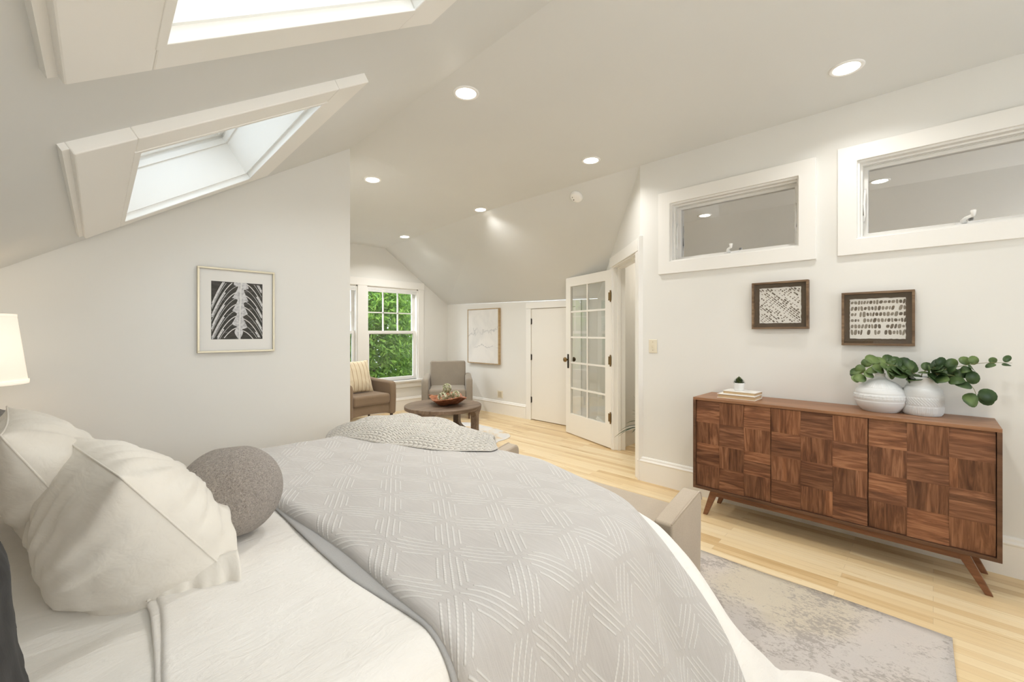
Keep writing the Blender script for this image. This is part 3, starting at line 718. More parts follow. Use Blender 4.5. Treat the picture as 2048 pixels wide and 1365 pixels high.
# ------------------------------------------------------------------ bed and bedding
BX0, BX1, BY0, BY1, BZ = -.40, 1.70, .75, 2.66, .60
bed = thing('bed', 'king size bed with taupe headboard under white and grey bedding', 'bed', (.65, 1.705, 0)); q = V(.65, 1.705, 0)
m_taupe = fabric('taupe_upholstery', (.47, .395, .31), 700, .08, .3, blotch=.02)
m_sheet = Mat('white_cotton', (.84, .82, .78), .85, spec=.2); m_sheet.b.inputs['Sheen Weight'].default_value = .15
_v = m_sheet.coord(); m_sheet.color(m_sheet.ramp(m_sheet.noise(_v, 3, 3), [(.3, (.80, .78, .735)), (.7, (.86, .845, .81))]))
m_sheet.bump(m_sheet.noise(m_sheet.coord('Object', (3, 14, 8)), 3, 4, .6, .6), .25, .02); m_sheet.bump(m_sheet.noise(_v, 500, 2), .08, .001)
m_cream = Mat('cream_linen', (.80, .74, .64), .9, spec=.15); m_cream.b.inputs['Sheen Weight'].default_value = .2
m_cream.color(m_cream.ramp(m_cream.noise(m_cream.coord(), 4, 3), [(.3, (.80, .775, .735)), (.7, (.86, .84, .805))]))
m_cream.bump(m_cream.noise(m_cream.coord('Object', (4, 12, 6)), 3, 4, .6, .8), .3, .02); m_cream.bump(m_cream.noise(m_cream.coord(), 450, 2), .12, .001)
def B(mb, a, b): return mb.box(V(*a) - q, V(*b) - q)
mo = [V(BX0, BY1 - .01, .30), V(BX0, BY0 + .01, .30)] + [V(BX1 - .02 - .36 * (1 - math.sin(a)), BY0 + .01 + .36 * (1 - math.cos(a)), .30) for a in [PI / 2 * k / 8 for k in range(9)]] + [V(BX1 - .02 - .12 * (1 - math.cos(a)), BY1 - .01 - .12 * (1 - math.sin(a)), .30) for a in [PI / 2 * k / 6 for k in range(7)]]
MB().prism([p - q for p in mo], (0, 0, .235)).build('mattress', m_sheet.m, bed, True, bevel=.05, seg=4, angle=1.2)
B(MB(), (BX0, BY0 + .10, .12), (BX1 - .12, BY1 - .06, .30)).build('bed_frame', m_taupe.m, bed, bevel=.02)
B(MB(), (BX0 - .085, BY0 - .02, .02), (BX0 - .003, BY1 + .02, 1.02)).build('headboard', m_taupe.m, bed, True, bevel=.03, seg=4)
for x in (BX0 + .08, BX1 - .12):
    for y in (BY0 + .08, BY1 - .08):
        MB().lathe([(.02, 0), (.03, .12), (0, .12)], V(x, y, 0) - q, 16).build('leg', m_black, bed, True)

def drape(p, qq, off=0, r=.075, th=1.24, fold=0.0, ph=0, floor=.012, rc=None, fl=.4):
    """cloth point (flat coordinates p,qq) draped over the mattress block; rounded foot corners flare out"""
    rc = rc or (.36 if qq < 1.7 else .16)
    ix1, iy0, iy1 = BX1 - rc, BY0 + rc, BY1 - rc
    dx = max(0, p - ix1); dy = (qq - iy1) if qq > iy1 else (qq - iy0 if qq < iy0 else 0)
    D = math.hypot(dx, dy); e = D - (rc - r)
    dip = -.05 * smooth((p - 1.15) / .5) * smooth((1.5 - qq) / .7)
    if e < 1e-6: return V(p, qq, BZ + off + dip)
    nx, ny = dx / D, dy / D; R = r + off
    cx, cy = min(p, ix1) + nx * (rc - r), max(iy0, min(iy1, qq)) + ny * (rc - r)
    th = th - fl * abs(nx * ny) * 2 * (1 if qq < 1.7 else .2)
    if e < R * th: h = R * math.sin(e / R); v = R * (1 - math.cos(e / R))
    else:
        s_ = e - R * th; h = R * math.sin(th) + s_ * math.cos(th); v = R * (1 - math.cos(th)) + s_ * math.sin(th)
        ang = math.atan2(ny, nx); tc = min(p, ix1) + max(iy0, min(iy1, qq)) - iy0 + ang * .45
        h += fold * min(1, s_ / .35) * (math.sin(tc * 13 + ph) + .5 * math.sin(tc * 29 + 1.3 + ph)) * .5
    z = BZ + off - v + dip
    if z < floor + off * .2:
        ex = (floor + off * .2) - z; h += ex * .9; z = floor + off * .2 + .012 * (.5 + .5 * math.sin(p * 23 + qq * 17)) * min(1, ex * 8)
    return V(cx + nx * h, cy + ny * h, z)
def nz(x, y, z=0): return noise.noise(Vector((x, y, z)))

# fitted sheet near the pillows
def f(u, v):
    p = lerp(BX0 + .01, .5, u); qq = lerp(BY0 - .35, BY1 + .3, v)
    wr = .010 * nz(p * 5 + qq * 3, qq * 7 - p * 3) + .011 * abs(nz((p - .1) * 4 - (qq - 1.3) * 5, (qq - 1.3) * 2 + 7)) + .007 * math.sin((p * 5 - qq * 9) + 2 * nz(p * 3, qq * 3)) * smooth((.25 - p) / .2)
    return drape(p, qq, .008 + wr, fold=.02)
o = MB().grid(70, 150, f).build('bed_sheet', m_sheet.m, None, True, weld=True); tag(o, 'white wrinkled sheet showing at the head end of the bed', 'sheet')

def roll(a, pe, r, sgn=1):     # rolled leading edge: returns (p, extra offset)
    L_ = PI * r
    if a > L_ / 2: return pe + r + (a - L_ / 2), r
    ph = (a / (L_ / 2)) * PI / 2          # a from -L/2 .. L/2  -> -90..90 deg
    return pe + r - r * math.cos(ph) if ph > 0 else pe + r - r * math.cos(ph), r * math.sin(ph)
# cream folded duvet with edge towards the pillows
PE = .145
def f(u, v):
    r = .011; a0 = -PI * r / 2; a1 = 1.83 - PE
    u2 = u ** 1.6; qq = lerp(BY0 - .92, BY1 + .32, v); a = lerp(a0, a1 + .30 * smooth((.42 - qq) / .32), u2)
    pe = .122 + .085 * max(-.25, min(.27, qq - 1.07)) + .003 * math.sin(qq * 11)
    p, oo = roll(a, pe, r)
    oo += .007 * nz(p * 3, qq * 2.2) + .0045 * nz(p * 9 + qq * 3, qq * 3) * smooth((p - .15) / .1)
    oo += .046 * smooth((p - 1.6) / .15) * smooth((1.02 - qq) / .25)
    return drape(p, qq, .026 + oo, fold=.05, ph=2.1, fl=.36)
o = MB().grid(130, 190, f).build('cream_blanket', m_cream.m, None, True, weld=True); tag(o, 'cream cotton blanket folded back below the pillows and trailing to the floor', 'blanket')
# second folded layer of the cream blanket
def f(u, v):
    a = lerp(-.015, .12, u); qq = lerp(BY0 - .4, BY1 + .1, v); p, oo = roll(a, .106 + .085 * max(-.25, min(.27, qq - 1.07)) + .004 * math.sin(qq * 7), .006)
    return drape(p, qq, .021 + oo + .004 * nz(p * 5, qq * 4), fold=.03)
ob_ = MB().grid(30, 90, f).build('fold', m_cream.m, o, True, weld=True)

# grey quilt, woven with nested diamonds of cable cord
m_quilt = Mat('grey_quilt', (.50, .48, .47), .9, spec=.15); m = m_quilt; m.b.inputs['Sheen Weight'].default_value = .25
uv = m.coord('UV'); ux, uy, _ = m.xyz(uv)
wob = m.noise(uv, 9, 2)
a_ = (ux / .112 + uy / .168) * .5 + (wob - .5) * .02; b_ = (ux / .112 - uy / .168) * .5 + (wob - .5) * .02
da = (a_.frac() - .5).abs() * -1 + .5; db = (b_.frac() - .5).abs() * -1 + .5       # distance to nearest cell edge 0..0.5
def lines(d, other):
    tot = None
    for dd in (0, .098, .196):
        w_ = .023
        l = ((d - dd).abs()).step(w_, w_ * .35) * (other - (dd + .055)).step(0, .02)
        tot = l if tot is None else tot.max(l)
    return tot
ln = lines(da, db).max(lines(db, da))
cable = ((ux * 520 + uy * 380).sin() * .5 + .5)
fine = m.noise(m.coord('UV', (1, 1, 1)), 420, 3, .6); slub = m.noise(m.coord('UV', (240, 14, 1), (0, 0, .5)), 1, 3)
big = m.noise(uv, 3, 2)
basec = m.ramp(fine * .3 + slub * .4 + big * .3, [(.33, (.44, .418, .402)), (.66, (.56, .538, .518))])
lc = m.ramp(cable * .5 + fine * .5, [(.1, (.565, .55, .53)), (.6, (.655, .64, .615))])
m.color(m.mix(ln * .9, basec, lc))
m.bump(ln * .8 + cable * ln * .25, .55, .004); m.bump(fine, .12, .001)
QE = .55
def quilt_pq(u, v):
    r = .03; a = lerp(-PI * r / 2, 1.665 - QE, u ** 1.35); qq = lerp(BY0 - .56, BY1 + .42, v); return a, qq
def f(u, v):
    a, qq = quilt_pq(u, v); r = .03
    pe = QE + .016 * math.sin(qq * 1.9 + .5) + .009 * math.sin(qq * 6) 
    if qq < .95: pe += .03 * (.95 - qq)
    p, oo = roll(a, pe, r + .005 * math.sin(qq * 5)); p = min(p, 1.675 + .012 * math.sin(qq * 4))
    pf = smooth((p - QE) / .12)
    oo += pf * (.010 * nz(p * 2.4, qq * 2.4, 3) + .006 * nz(p * 6, qq * 6, 9)) + .006 * math.sin(p * 4 + 1)
    return drape(p, qq, .042 + oo - .022 * smooth((p - 1.2) / .4), fold=.05, ph=2.1, r=.085)
g = MB().grid(190, 210, f, lambda u, v: quilt_pq(u, v))
o = g.build('quilt', m_quilt.m, None, True, weld=True); tag(o, 'light grey quilt with raised diamond cord pattern spread over the bed', 'quilt')
m_lin = fabric('quilt_lining_grey', (.40, .395, .39), 700, .05, .2).m
def f(u, v):
    a = lerp(-.012, .14, u); qq = lerp(BY0 - .5, BY1 + .35, v); p, oo = roll(a, QE - .028 * smooth((qq - .80) / .35) + .006 * math.sin(qq * 4), .004)
    return drape(p, qq, .041 + oo + .002 * nz(p * 7, qq * 5), fold=.05, ph=2.1, r=.08)
MB().grid(24, 110, f).build('lining', m_lin, o, True, weld=True)['label'] = 'smooth grey underside of the quilt'

# ------------------------------------------------------------------ pillows
def pillow_mesh(mb, w, h, t, n=56, wr=.006, seed=0, pinch=.055, sag=0.0, pw=2.6, tf=1.0, tb=1.0, low=0.0):
    def prof(u, v):
        a = max(0, 1 - abs(u) ** pw) ** .55 * max(0, 1 - abs(v) ** pw) ** .55
        return a
    for side in (1, -1):
        def f(u, v):
            u = u * 2 - 1; v = v * 2 - 1
            u = math.copysign(abs(u) ** .85, u); v = math.copysign(abs(v) ** .85, v)
            x = w / 2 * u * (1 - pinch * (1 - v * v)); y = h / 2 * v * (1 - pinch * (1 - u * u))
            vs_ = v + low * (1 - v * v); k = prof(u, vs_); z = side * t / 2 * k * (tf if side > 0 else tb)
            # pull wrinkles running in from the edges and corners
            ang = math.atan2(v, u)
            z += side * k * wr * 1.3 * (nz(x * 7 + seed, y * 18, side) + .7 * nz(x * 22 + y * 6, y * 9 + seed, side)) 
            z += side * wr * (1 - k) * k * 2.5 * math.sin(ang * 19 + seed)
            y -= sag * k * h
            return V(x, y, z)
        mb.grid(n, n, f)
    return mb
def seam_path(w, h, pinch, n=24):
    P = []
    def c(u, v): return V(w / 2 * u * (1 - pinch * (1 - v * v)), h / 2 * v * (1 - pinch * (1 - u * u)), 0)
    for (u0, v0), (u1, v1) in (((-1, -1), (1, -1)), ((1, -1), (1, 1)), ((1, 1), (-1, 1)), ((-1, 1), (-1, -1))):
        for k in range(n): P.append(c(lerp(u0, u1, k / n), lerp(v0, v1, k / n)))
    return P
m_linen = Mat('ivory_linen', (.80, .76, .69), .9, spec=.15); m_linen.b.inputs['Sheen Weight'].default_value = .2
m_linen.color(m_linen.ramp(m_linen.noise(m_linen.coord(), 5, 3), [(.3, (.755, .715, .645)), (.7, (.82, .79, .73))]))
m_linen.bump(m_linen.noise(m_linen.coord('Object', (2, 9, 9)), 2.5, 3, .5, .4), .22, .02); m_linen.bump(m_linen.noise(m_linen.coord('Object', (1, 4, 4)), 260, 2), .12, .001)
m_char = Mat('charcoal_velvet', (.03, .028, .028), .9, spec=.05); m_char.b.inputs['Sheen Weight'].default_value = .08
m_char.color(m_char.ramp(m_char.noise(m_char.coord(), 12, 4, .6), [(.3, (.010, .0095, .0095)), (.7, (.032, .030, .029))])); m_char.bump(m_char.noise(m_char.coord(), 300, 2), .2, .001)
m_grey = fabric('grey_velvet', (.16, .145, .135), 500, .1, .2)
def pillow(name, label, centre, w, h, t, yaw, lean, mat, roll_=0, **kw):
    """pillow standing on its edge: local x = width, y = up, z = front"""
    # front looks along +X when yaw = 0; lean tips the top back
    R = Matrix.Rotation(yaw, 4, 'Z') @ Matrix.Rotation(-lean, 4, 'Y') @ Matrix(((0, 0, 1, 0), (1, 0, 0, 0), (0, 1, 0, 0), (0, 0, 0, 1))) @ Matrix.Rotation(roll_, 4, 'Z')
    t_ = thing(name, label, 'pillow', centre, rot=R.to_euler(), group=kw.pop('group', None))
    pillow_mesh(MB(), w, h, t, **kw).build('cover', mat, t_, True, weld=True)
    MB().tube(seam_path(w, h, kw.get('pinch', .055)), .0026, 6, True).build('seam', mat, t_, True)
    return t_
pillow('linen_pillow', 'large ivory linen pillow behind the other linen pillow, one corner up at the left edge', (-.02, 2.02, .80), .64, .54, .27, math.radians(3), math.radians(28), m_linen.m, seed=2.0, group='ivory linen pillows', wr=.010, low=.15)
pillow('linen_pillow', 'front ivory linen pillow beside the round ball pillow, with a peaked near corner', (.150, 1.66, .790), .64, .44, .32, math.radians(9), math.radians(35), m_linen.m, seed=5.0, group='ivory linen pillows', wr=.013, tf=.8, tb=1.6, low=.2)
lp_ = [o_ for o_ in C.objects if o_.name == 'linen_pillow.001'][0]
Mi = (Matrix.Translation(lp_.location) @ lp_.rotation_euler.to_matrix().to_4x4()).inverted()
def f(u, v):
    b = V(.13, 1.390, .630).lerp(V(.315, 1.325, .630), u); wv = .006 * math.sin(u * 17) + .004 * math.sin(u * 31)
    return Mi @ (b + V(.0, .035 * v - .012 * math.sin(PI * v) + wv * (1 - v), (.055 + .02 * u) * v * (1 - .55 * (1 - u) ** 2)))
MB().grid(40, 8, f).build('hem', m_linen.m, lp_, True, solid=.006)
pillow('charcoal_pillow', 'charcoal velvet pillow at the bottom left edge, nearest the camera', (-.188, .85, .885), .60, .62, .27, 0, math.radians(8), m_char.m, seed=1.0, group='dark velvet pillows', pinch=.05)
pillow('charcoal_pillow', 'dark grey velvet pillow mostly hidden behind the ivory linen pillows', (-.10, 2.40, .80), .45, .46, .16, 0, math.radians(28), m_grey.m, seed=3.0, group='dark velvet pillows')
# ------------------------------------------------------------------ ball pillow
m_bou = Mat('taupe_boucle', (.42, .36, .31), .95, spec=.1); m_bou.b.inputs['Sheen Weight'].default_value = .4
_n = m_bou.noise(m_bou.coord(), 190, 3, .7, 1.0); m_bou.color(m_bou.ramp(_n, [(.32, (.25, .21, .175)), (.6, (.53, .465, .41))])); m_bou.bump(_n, 1.0, .009)
bp = thing('ball_pillow', 'round taupe boucle ball pillow between the linen pillows and the quilt', 'pillow', (.362, 1.645, BZ + .178))
mb = MB(); rb = .152
def rf(r, z, t_):
    k = abs(math.sin((t_ - .95) * 3)); s_ = 1 - .028 * math.exp(-(k / .09) ** 2); rr = r * s_
    return rr, z + (-.010 * math.exp(-(r / .03) ** 2) if z > 0 else 0)
pr = []
for i in range(41):
    a = -PI / 2 + PI * i / 40; z = rb * .97 * math.sin(a); r = rb * math.cos(a)
    if z < -rb * .86: z = -rb * .86 - (abs(z) - rb * .86) * .2
    pr.append((max(r, 0.0), z))
mb.lathe(pr, (0, 0, 0), 120, None, rf); ob_ = mb.build('cover', m_bou.m, bp, True, weld=True)
bp.rotation_euler = (-.16, .12, .35)

# ------------------------------------------------------------------ knitted throw across the foot of the bed
m_knit = Mat('cream_knit', (.78, .73, .66), .95, spec=.1); m = m_knit; m.b.inputs['Sheen Weight'].default_value = .5
uv = m.coord('UV'); ux, uy, _ = m.xyz(uv)
SX_, SY_ = 1 / .024, 1 / .034
cx_ = (ux * SX_).frac() - .5; off_ = cx_.abs() * .9
row = (uy * SY_ + off_).frac()
st = (row - .5).abs() * -2 + 1                       # 1 in the middle of a stitch
leg = ((cx_.abs() - .25).abs() * -4 + 1)
hgt = st.m('POWER', .6) * leg.max(.0).m('POWER', .5)
hole = hgt.step(.21, .05)
fz = m.noise(m.coord('Object'), 240, 3)
cc = m.mix(hole * .78, m.ramp(fz, [(.3, (.78, .74, .67)), (.7, (.87, .83, .765))]), (.30, .255, .21))
m.color(cc); m.bump(hgt, .8, .011); m.bump(fz, .4, .003)
TA, TB = V(1.07, 2.70, 0), V(1.68, 1.76, 0)
Tl = (TB - TA).length; Td = (TB - TA).normalized(); Tn = V(-Td.y, Td.x, 0)
if Tn.x < 0: Tn = -Tn
def throw_f(u, v):
    L_ = lerp(0, Tl, u); 
    wdt = lerp(.20, .50, smooth(u * 2.2)) * (1 - .25 * smooth((u - .7) / .3))
    vv = v - .5; c = TA.lerp(TB, u) + Td * 0
    pos = c + Tn * (vv * wdt + .09 + .05 * math.sin(u * 5))
    pos += Td * (.02 * math.sin(v * 9) if u < .02 or u > .98 else 0)
    base_ = drape(pos.x, pos.y, .092, r=.085)
    # rolled, twisted folds
    tw = v * 2.6 - u * 2.2 + .25 * math.sin(u * 7)
    env = (1 - abs(2 * vv) ** 6) * smooth(u / .03) * smooth((1 - u) / .03)
    h = (.012 + .062 * abs(math.sin(PI * tw)) ** .8 + .02 * nz(u * 5, v * 4, 2)) * env
    h *= lerp(.65, 1.15, math.sin(PI * min(1, u * 1.15)))
    if env < 1: h -= .014 * (1 - env)
    return base_ + V(0, 0, h - .012)
o = MB().grid(170, 90, throw_f, lambda u, v: (v * .75, u * Tl * 1.1)).build('knitted_throw', m_knit.m, None, True)
tag(o, 'chunky cream knitted throw bunched across the far foot of the quilt', 'throw blanket')

# ------------------------------------------------------------------ bench at the foot of the bed
bn = thing('upholstered_bench', 'taupe upholstered bench with raised arms at the foot of the bed', 'bench', (1.98, 1.455, .0105)); q = V(1.98, 1.455, 0)
def B(mb, a, b): return mb.box(V(*a) - q, V(*b) - q)
bx0, bx1, by0, by1 = 1.80, 2.12, .80, 2.10
B(MB(), (bx0, by0 + .05, .14), (bx1 - .01, by1 - .05, .34)).build('seat_base', m_taupe.m, bn, True, bevel=.012, seg=3)
B(MB(), (bx0, by0 + .075, .335), (bx1 + .005, by1 - .075, .43)).build('seat', m_taupe.m, bn, True, bevel=.03, seg=4)
for s_, ya in ((-1, by0), (1, by1 - .085)):
    mb = MB(); pr = [(bx0, .10), (bx1, .10), (bx1 + .012, .48)] + [(bx1 + .012 - .03 * (1 - math.cos(a)), .48 + .045 * math.sin(a)) for a in (.4, .8, 1.2, 1.57)] + [(bx0 + .1, .485), (bx0, .46)]
    mb.prism([V(x, ya, z) - q for x, z in pr], (0, .085, 0)); a_o = mb.build('arm', m_taupe.m, bn, True, bevel=.012, seg=3, angle=.9)
    mb = MB().tube([V(x, ya + (.003 if s_ < 0 else .082), z) - q for x, z in pr[2:]], .004, 6); mb.build('welt', m_taupe.m, a_o, True)
for x in (bx0 + .05, bx1 - .05):
    for y in (by0 + .05, by1 - .05): MB().lathe([(.016, 0), (.024, .12), (0, .12)], V(x, y, 0) - q, 14).build('leg', m_black, bn, True)

# ------------------------------------------------------------------ area rug
m_rug = Mat('distressed_rug', (.55, .5, .47), .95, spec=.1); m = m_rug; v = m.coord()
n1 = m.noise(v, 4, 4, .6, .3); n2 = m.noise(m.coord('Object', (1.7, 1, 1)), 42, 4, .7, .5); n3 = m.noise(v, 160, 2, .7)
bsc = m.mix(m.noise(v, 1.6, 3).step(.42, .62), (.60, .545, .50), (.56, .52, .49))
bsc = m.mix(m.noise(m.coord('Object', (1, 1, 1), (0, 0, 0), (4, 2, 0)), 1.3, 2).step(.52, .66) * .6, bsc, (.58, .51, .37))
patch = (n1 * .5 + n2 * .5 + n3 * .12).step(.565, .645)
m.color(m.mix(n3.step(.55, .8) * .25, m.mix(patch * .8, bsc, (.35, .315, .285)), (.40, .37, .35)))
m.bump(n3, .5, .004)
mb = MB()
def f(u, v): 
    x = lerp(.55, 2.60, u); y = lerp(-.07, 3.0, v)
    return V(x + .006 * math.sin(y * 7) - (.03 * (1 - v) * 0), y + .012 * math.sin(x * 3) * (1 - v), .010)
o = mb.grid(40, 50, f).build('area_rug', m_rug.m, None, True, solid=.009); tag(o, 'distressed beige and grey area rug beneath the bed', 'rug')

# ------------------------------------------------------------------ nightstand and lamp
ns = thing('nightstand', 'wooden nightstand with one drawer between the bed and the left wall', 'nightstand', (-.30, 3.04, 0)); 
MB().box((-.18, -.24, .12), (.16, .24, .55)).build('case', walnut_case.m, ns, bevel=.004)
dr = MB().box((.16, -.22, .32), (.176, .22, .53)).build('drawer', walnut_case.m, ns, bevel=.003); MB().lathe([(.006, 0), (.006, .015), (.014, .02), (0, .028)], (.176, 0, .425), 14, ((0, 1, 0), Zu, (1, 0, 0))).build('knob', m_brass, dr, True)
for x in (-.15, .13):
    for y in (-.21, .21): MB().lathe([(.012, 0), (.018, .12), (0, .12)], (x, y, 0), 12).build('leg', walnut_leg.m, ns, True)
m_shade = Mat('lamp_shade_linen', (.86, .80, .70), .9); nt = m_shade.nt
m_shade.b.inputs['Emission Color'].default_value = (1, .90, .76, 1); m_shade.b.inputs['Emission Strength'].default_value = .36
m_shade.bump(m_shade.noise(m_shade.coord('Object', (1, 1, 8)), 60, 2), .15, .002)
lp = thing('table_lamp', 'lit table lamp with tapered white linen shade at the left edge', 'lamp', (-.315, 2.985, .55))
MB().lathe([(0, 0), (.07, 0), (.075, .012), (.05, .03), (.085, .12), (.09, .2), (.06, .3), (.02, .36), (.012, .40), (0, .40)], (0, 0, 0), 32).build('base', m_ceram, lp, True)
MB().lathe([(.008, .40), (.008, .72), (.02, .73), (0, .74)], (0, 0, 0), 10).build('stem', m_brass, lp, True)
sh = MB().lathe([(.172, .52), (.136, .83)], (0, 0, 0), 48); sh.f = sh.f[:48]; sh.mi = sh.mi[:48]; sh.uv = sh.uv[:48]
s_o = sh.build('shade', m_shade.m, lp, True, solid=.002)
for pr_ in ([(.1745, .518), (.1755, .534), (.1735, .534), (.172, .518)], [(.1375, .818), (.1375, .832), (.134, .832), (.134, .818)]): MB().lathe(pr_, (0, 0, 0), 48).build('trim', m_shade.m, s_o, True)
lamp('bulb_lamp', 'POINT', (-.315, 2.985, 1.22), BULB, (1, .80, .55), .04)
# ------------------------------------------------------------------ armchairs
def rbox(a, b, bev=.03): return MB().box(a, b)
m_ch1 = fabric('upholstery_warm_lit', (.235, .165, .105), 700, .08, .25); m_ch2 = fabric('upholstery_front_lit', (.30, .26, .21), 700, .08, .25)  # same fabric twice: warm light painted in as browner, front light as paler
m_legw = wood('dark_leg_wood', (.03, .014, .008), (.06, .03, .018), (.10, .05, .03), 2, .4)
def armchair(label, loc, rz, mat):
    t = thing('armchair', label, 'armchair', loc, rz, 'armchairs in the seating area'); w = .375
    mb = MB(); pr = []
    for i in range(13): x = lerp(-w, w, i / 12); pr.append(V(x, -.30, .16 + .035 * (1 - (x / w) ** 2)))
    pr += [V(w, -.30, .32), V(-w, -.30, .32)]
    mb.prism(pr, (0, .62, 0)); mb.build('seat_frame', mat, t, True, bevel=.012, seg=3)
    MB().box((-w + .095, -.34, .315), (w - .095, .24, .455)).build('seat_cushion', mat, t, True, bevel=.04, seg=4)
    mb = MB(); fr = (V(0, .16, .36), (V(1, 0, 0), V(0, math.cos(.24), -math.sin(.24)), V(0, math.sin(.24), math.cos(.24))))
    mb.fbox(*fr, (-w + .09, 0, 0), (w - .09, .15, .50)); mb.build('backrest', mat, t, True, bevel=.035, seg=4)
    for s_ in (-1, 1):
        mb = MB(); x0 = s_ * w; pr = [(-.33, .16), (-.345, .40), (-.34, .56)] + [(-.33 + .05 * (1 - math.cos(a)), .575 + .04 * math.sin(a)) for a in (.5, 1.0, 1.57)] + [(.10, .625), (.34, .64), (.37, .16)]
        mb.prism([V(x0, y, z) for y, z in pr], (-s_ * .10, 0, 0)); mb.build('arm', mat, t, True, bevel=.035, seg=4, angle=.9)
    for x in (-w + .05, w - .05):
        for y in (-.28, .30):
            mb = MB(); d = V(math.copysign(.012, x), math.copysign(.02, y), 0)
            mb.lathe([(.013, 0), (.022, .17), (0, .17)], (x, y, 0), 4, ((.707, .707, 0), (-.707, .707, 0), Zu)); mb.build('leg', m_legw.m, t)
    return t
c1 = armchair('armchair by the window, warm light tinted into its fabric, holding a striped pillow, partly hidden by the wall corner', (2.79, 5.70, 0), math.radians(4), m_ch1.m)
c2 = armchair('armchair with front light painted into its paler fabric, in the corner behind the round coffee table', (4.08, 5.40, 0), math.radians(-38), m_ch2.m)
m_str = Mat('striped_pillow_cloth', (.75, .66, .5), .9); v = m_str.coord(); sx3, sy3, sz3 = m_str.xyz(v)
m_str.color(m_str.mix(((sx3 * 16).frac() - .5).abs().lt(.07), (.72, .62, .45), (.46, .33, .19))); m_str.bump(m_str.noise(v, 200, 2), .2, .002)
R_ = Matrix.Rotation(math.radians(-82), 4, 'Z') @ Matrix.Rotation(-.30, 4, 'Y') @ Matrix(((0, 0, 1, 0), (1, 0, 0, 0), (0, 1, 0, 0), (0, 0, 0, 1)))
t = thing('striped_pillow', 'cream pillow with tan stripes propped in the armchair by the window', 'pillow', (2.76, 5.74, .68), rot=R_.to_euler())
pillow_mesh(MB(), .46, .46, .15, 36, .004, 3).build('cover', m_str.m, t, True, weld=True)
MB().tube(seam_path(.46, .46, .07), .003, 6, True).build('seam', m_str.m, t, True)

# ------------------------------------------------------------------ coffee table
m_tab = wood('weathered_oak', (.09, .062, .042), (.165, .115, .08), (.25, .185, .135), 1.3, .5, 'Object', 0)
TX, TY = 3.05, 4.12
ct = thing('coffee_table', 'round weathered wood coffee table with four flared legs and lower shelf', 'coffee table', (TX, TY, 0))
MB().lathe([(0, .405), (.44, .405), (.447, .41), (.447, .445), (.44, .45), (0, .45)], (0, 0, 0), 72).build('tabletop', m_tab.m, ct, True, bevel=.002)
MB().lathe([(0, .02), (.41, .02), (.44, .03), (.447, .05), (.447, .085), (.44, .095), (.425, .10), (0, .10)], (0, 0, 0), 72).build('lower_shelf', m_tab.m, ct, True, bevel=.002)
for k in range(4):
    a = math.radians(28 + 90 * k); mb = MB(); rad = V(math.cos(a), math.sin(a), 0); tan = V(-math.sin(a), math.cos(a), 0); pts = []
    n = 16
    for s_ in (1, -1):
        seq = range(n + 1) if s_ == 1 else range(n, -1, -1)
        for i in seq:
            h = i / n; hw = .036 + .075 * (max(0, (h - .72) / .28) ** 2.2 + max(0, (.28 - h) / .28) ** 2.2)
            pts.append(rad * .36 + tan * hw * s_ + Zu * lerp(.10, .405, h))
    mb.prism(pts, rad * .075); mb.build('leg', m_tab.m, ct, False, bevel=.004)
# bowl and contents
m_root = wood('red_root_wood', (.10, .028, .012), (.30, .105, .045), (.52, .25, .13), 2.2, .4, 'Object', 0)
bw = thing('wooden_bowl', 'carved red-brown root wood bowl on the round coffee table', 'bowl', (3.09, 4.10, .45), .5)
def fb(r, z, t_):
    k = 1 + (.16 * math.sin(t_ * 2 + .4) + .07 * math.sin(t_ * 5 + 1) + .05 * math.sin(t_ * 9)) * smooth(r / .2); return r * k, z + .018 * math.sin(t_ * 3 + 2) * smooth(r / .2)
MB().lathe(spline([(0, .002), (.07, .0), (.12, .012), (.18, .05), (.232, .085), (.24, .092), (.228, .095), (.17, .066), (.10, .035), (0, .026)], 4), (0, 0, 0), 72, None, fb).build('body', m_root.m, bw, True)
m_vine = Mat('pale_vine', (.50, .49, .33), .7); m_vine.color(m_vine.mix(m_vine.noise(m_vine.coord(), 25, 2).step(.4, .6), (.30, .31, .17), (.62, .60, .46)))
r3 = random.Random(8)
for k, (x, y, z, r, lab) in enumerate([(.0, .02, .105, .062, 'pale woven vine ball in the middle of the wooden bowl'), (-.10, -.04, .100, .052, 'pale woven vine ball at the left of the wooden bowl'), (.09, -.05, .10, .055, 'pale woven vine ball at the right of the wooden bowl'), (-.015, -.02, .195, .055, 'pale woven vine ball on top of the pile in the wooden bowl')]):
    b = thing('vine_ball', lab, 'decorative ball', (3.09 + x, 4.10 + y, .45 + z), 0, 'vine balls in the bowl'); mb = MB()
    for j in range(9):
        ax = V(r3.gauss(0, 1), r3.gauss(0, 1), r3.gauss(0, 1)).normalized(); u = ax.orthogonal().normalized(); w = ax.cross(u); rr = r * r3.uniform(.88, 1)
        mb.tube([u * rr * math.cos(a) + w * rr * math.sin(a) + ax * r * .12 * math.sin(3 * a) for a in [2 * PI * i / 28 for i in range(28)]], .0045, 6, True)
    mb.build('strands', m_vine.m, b, True)

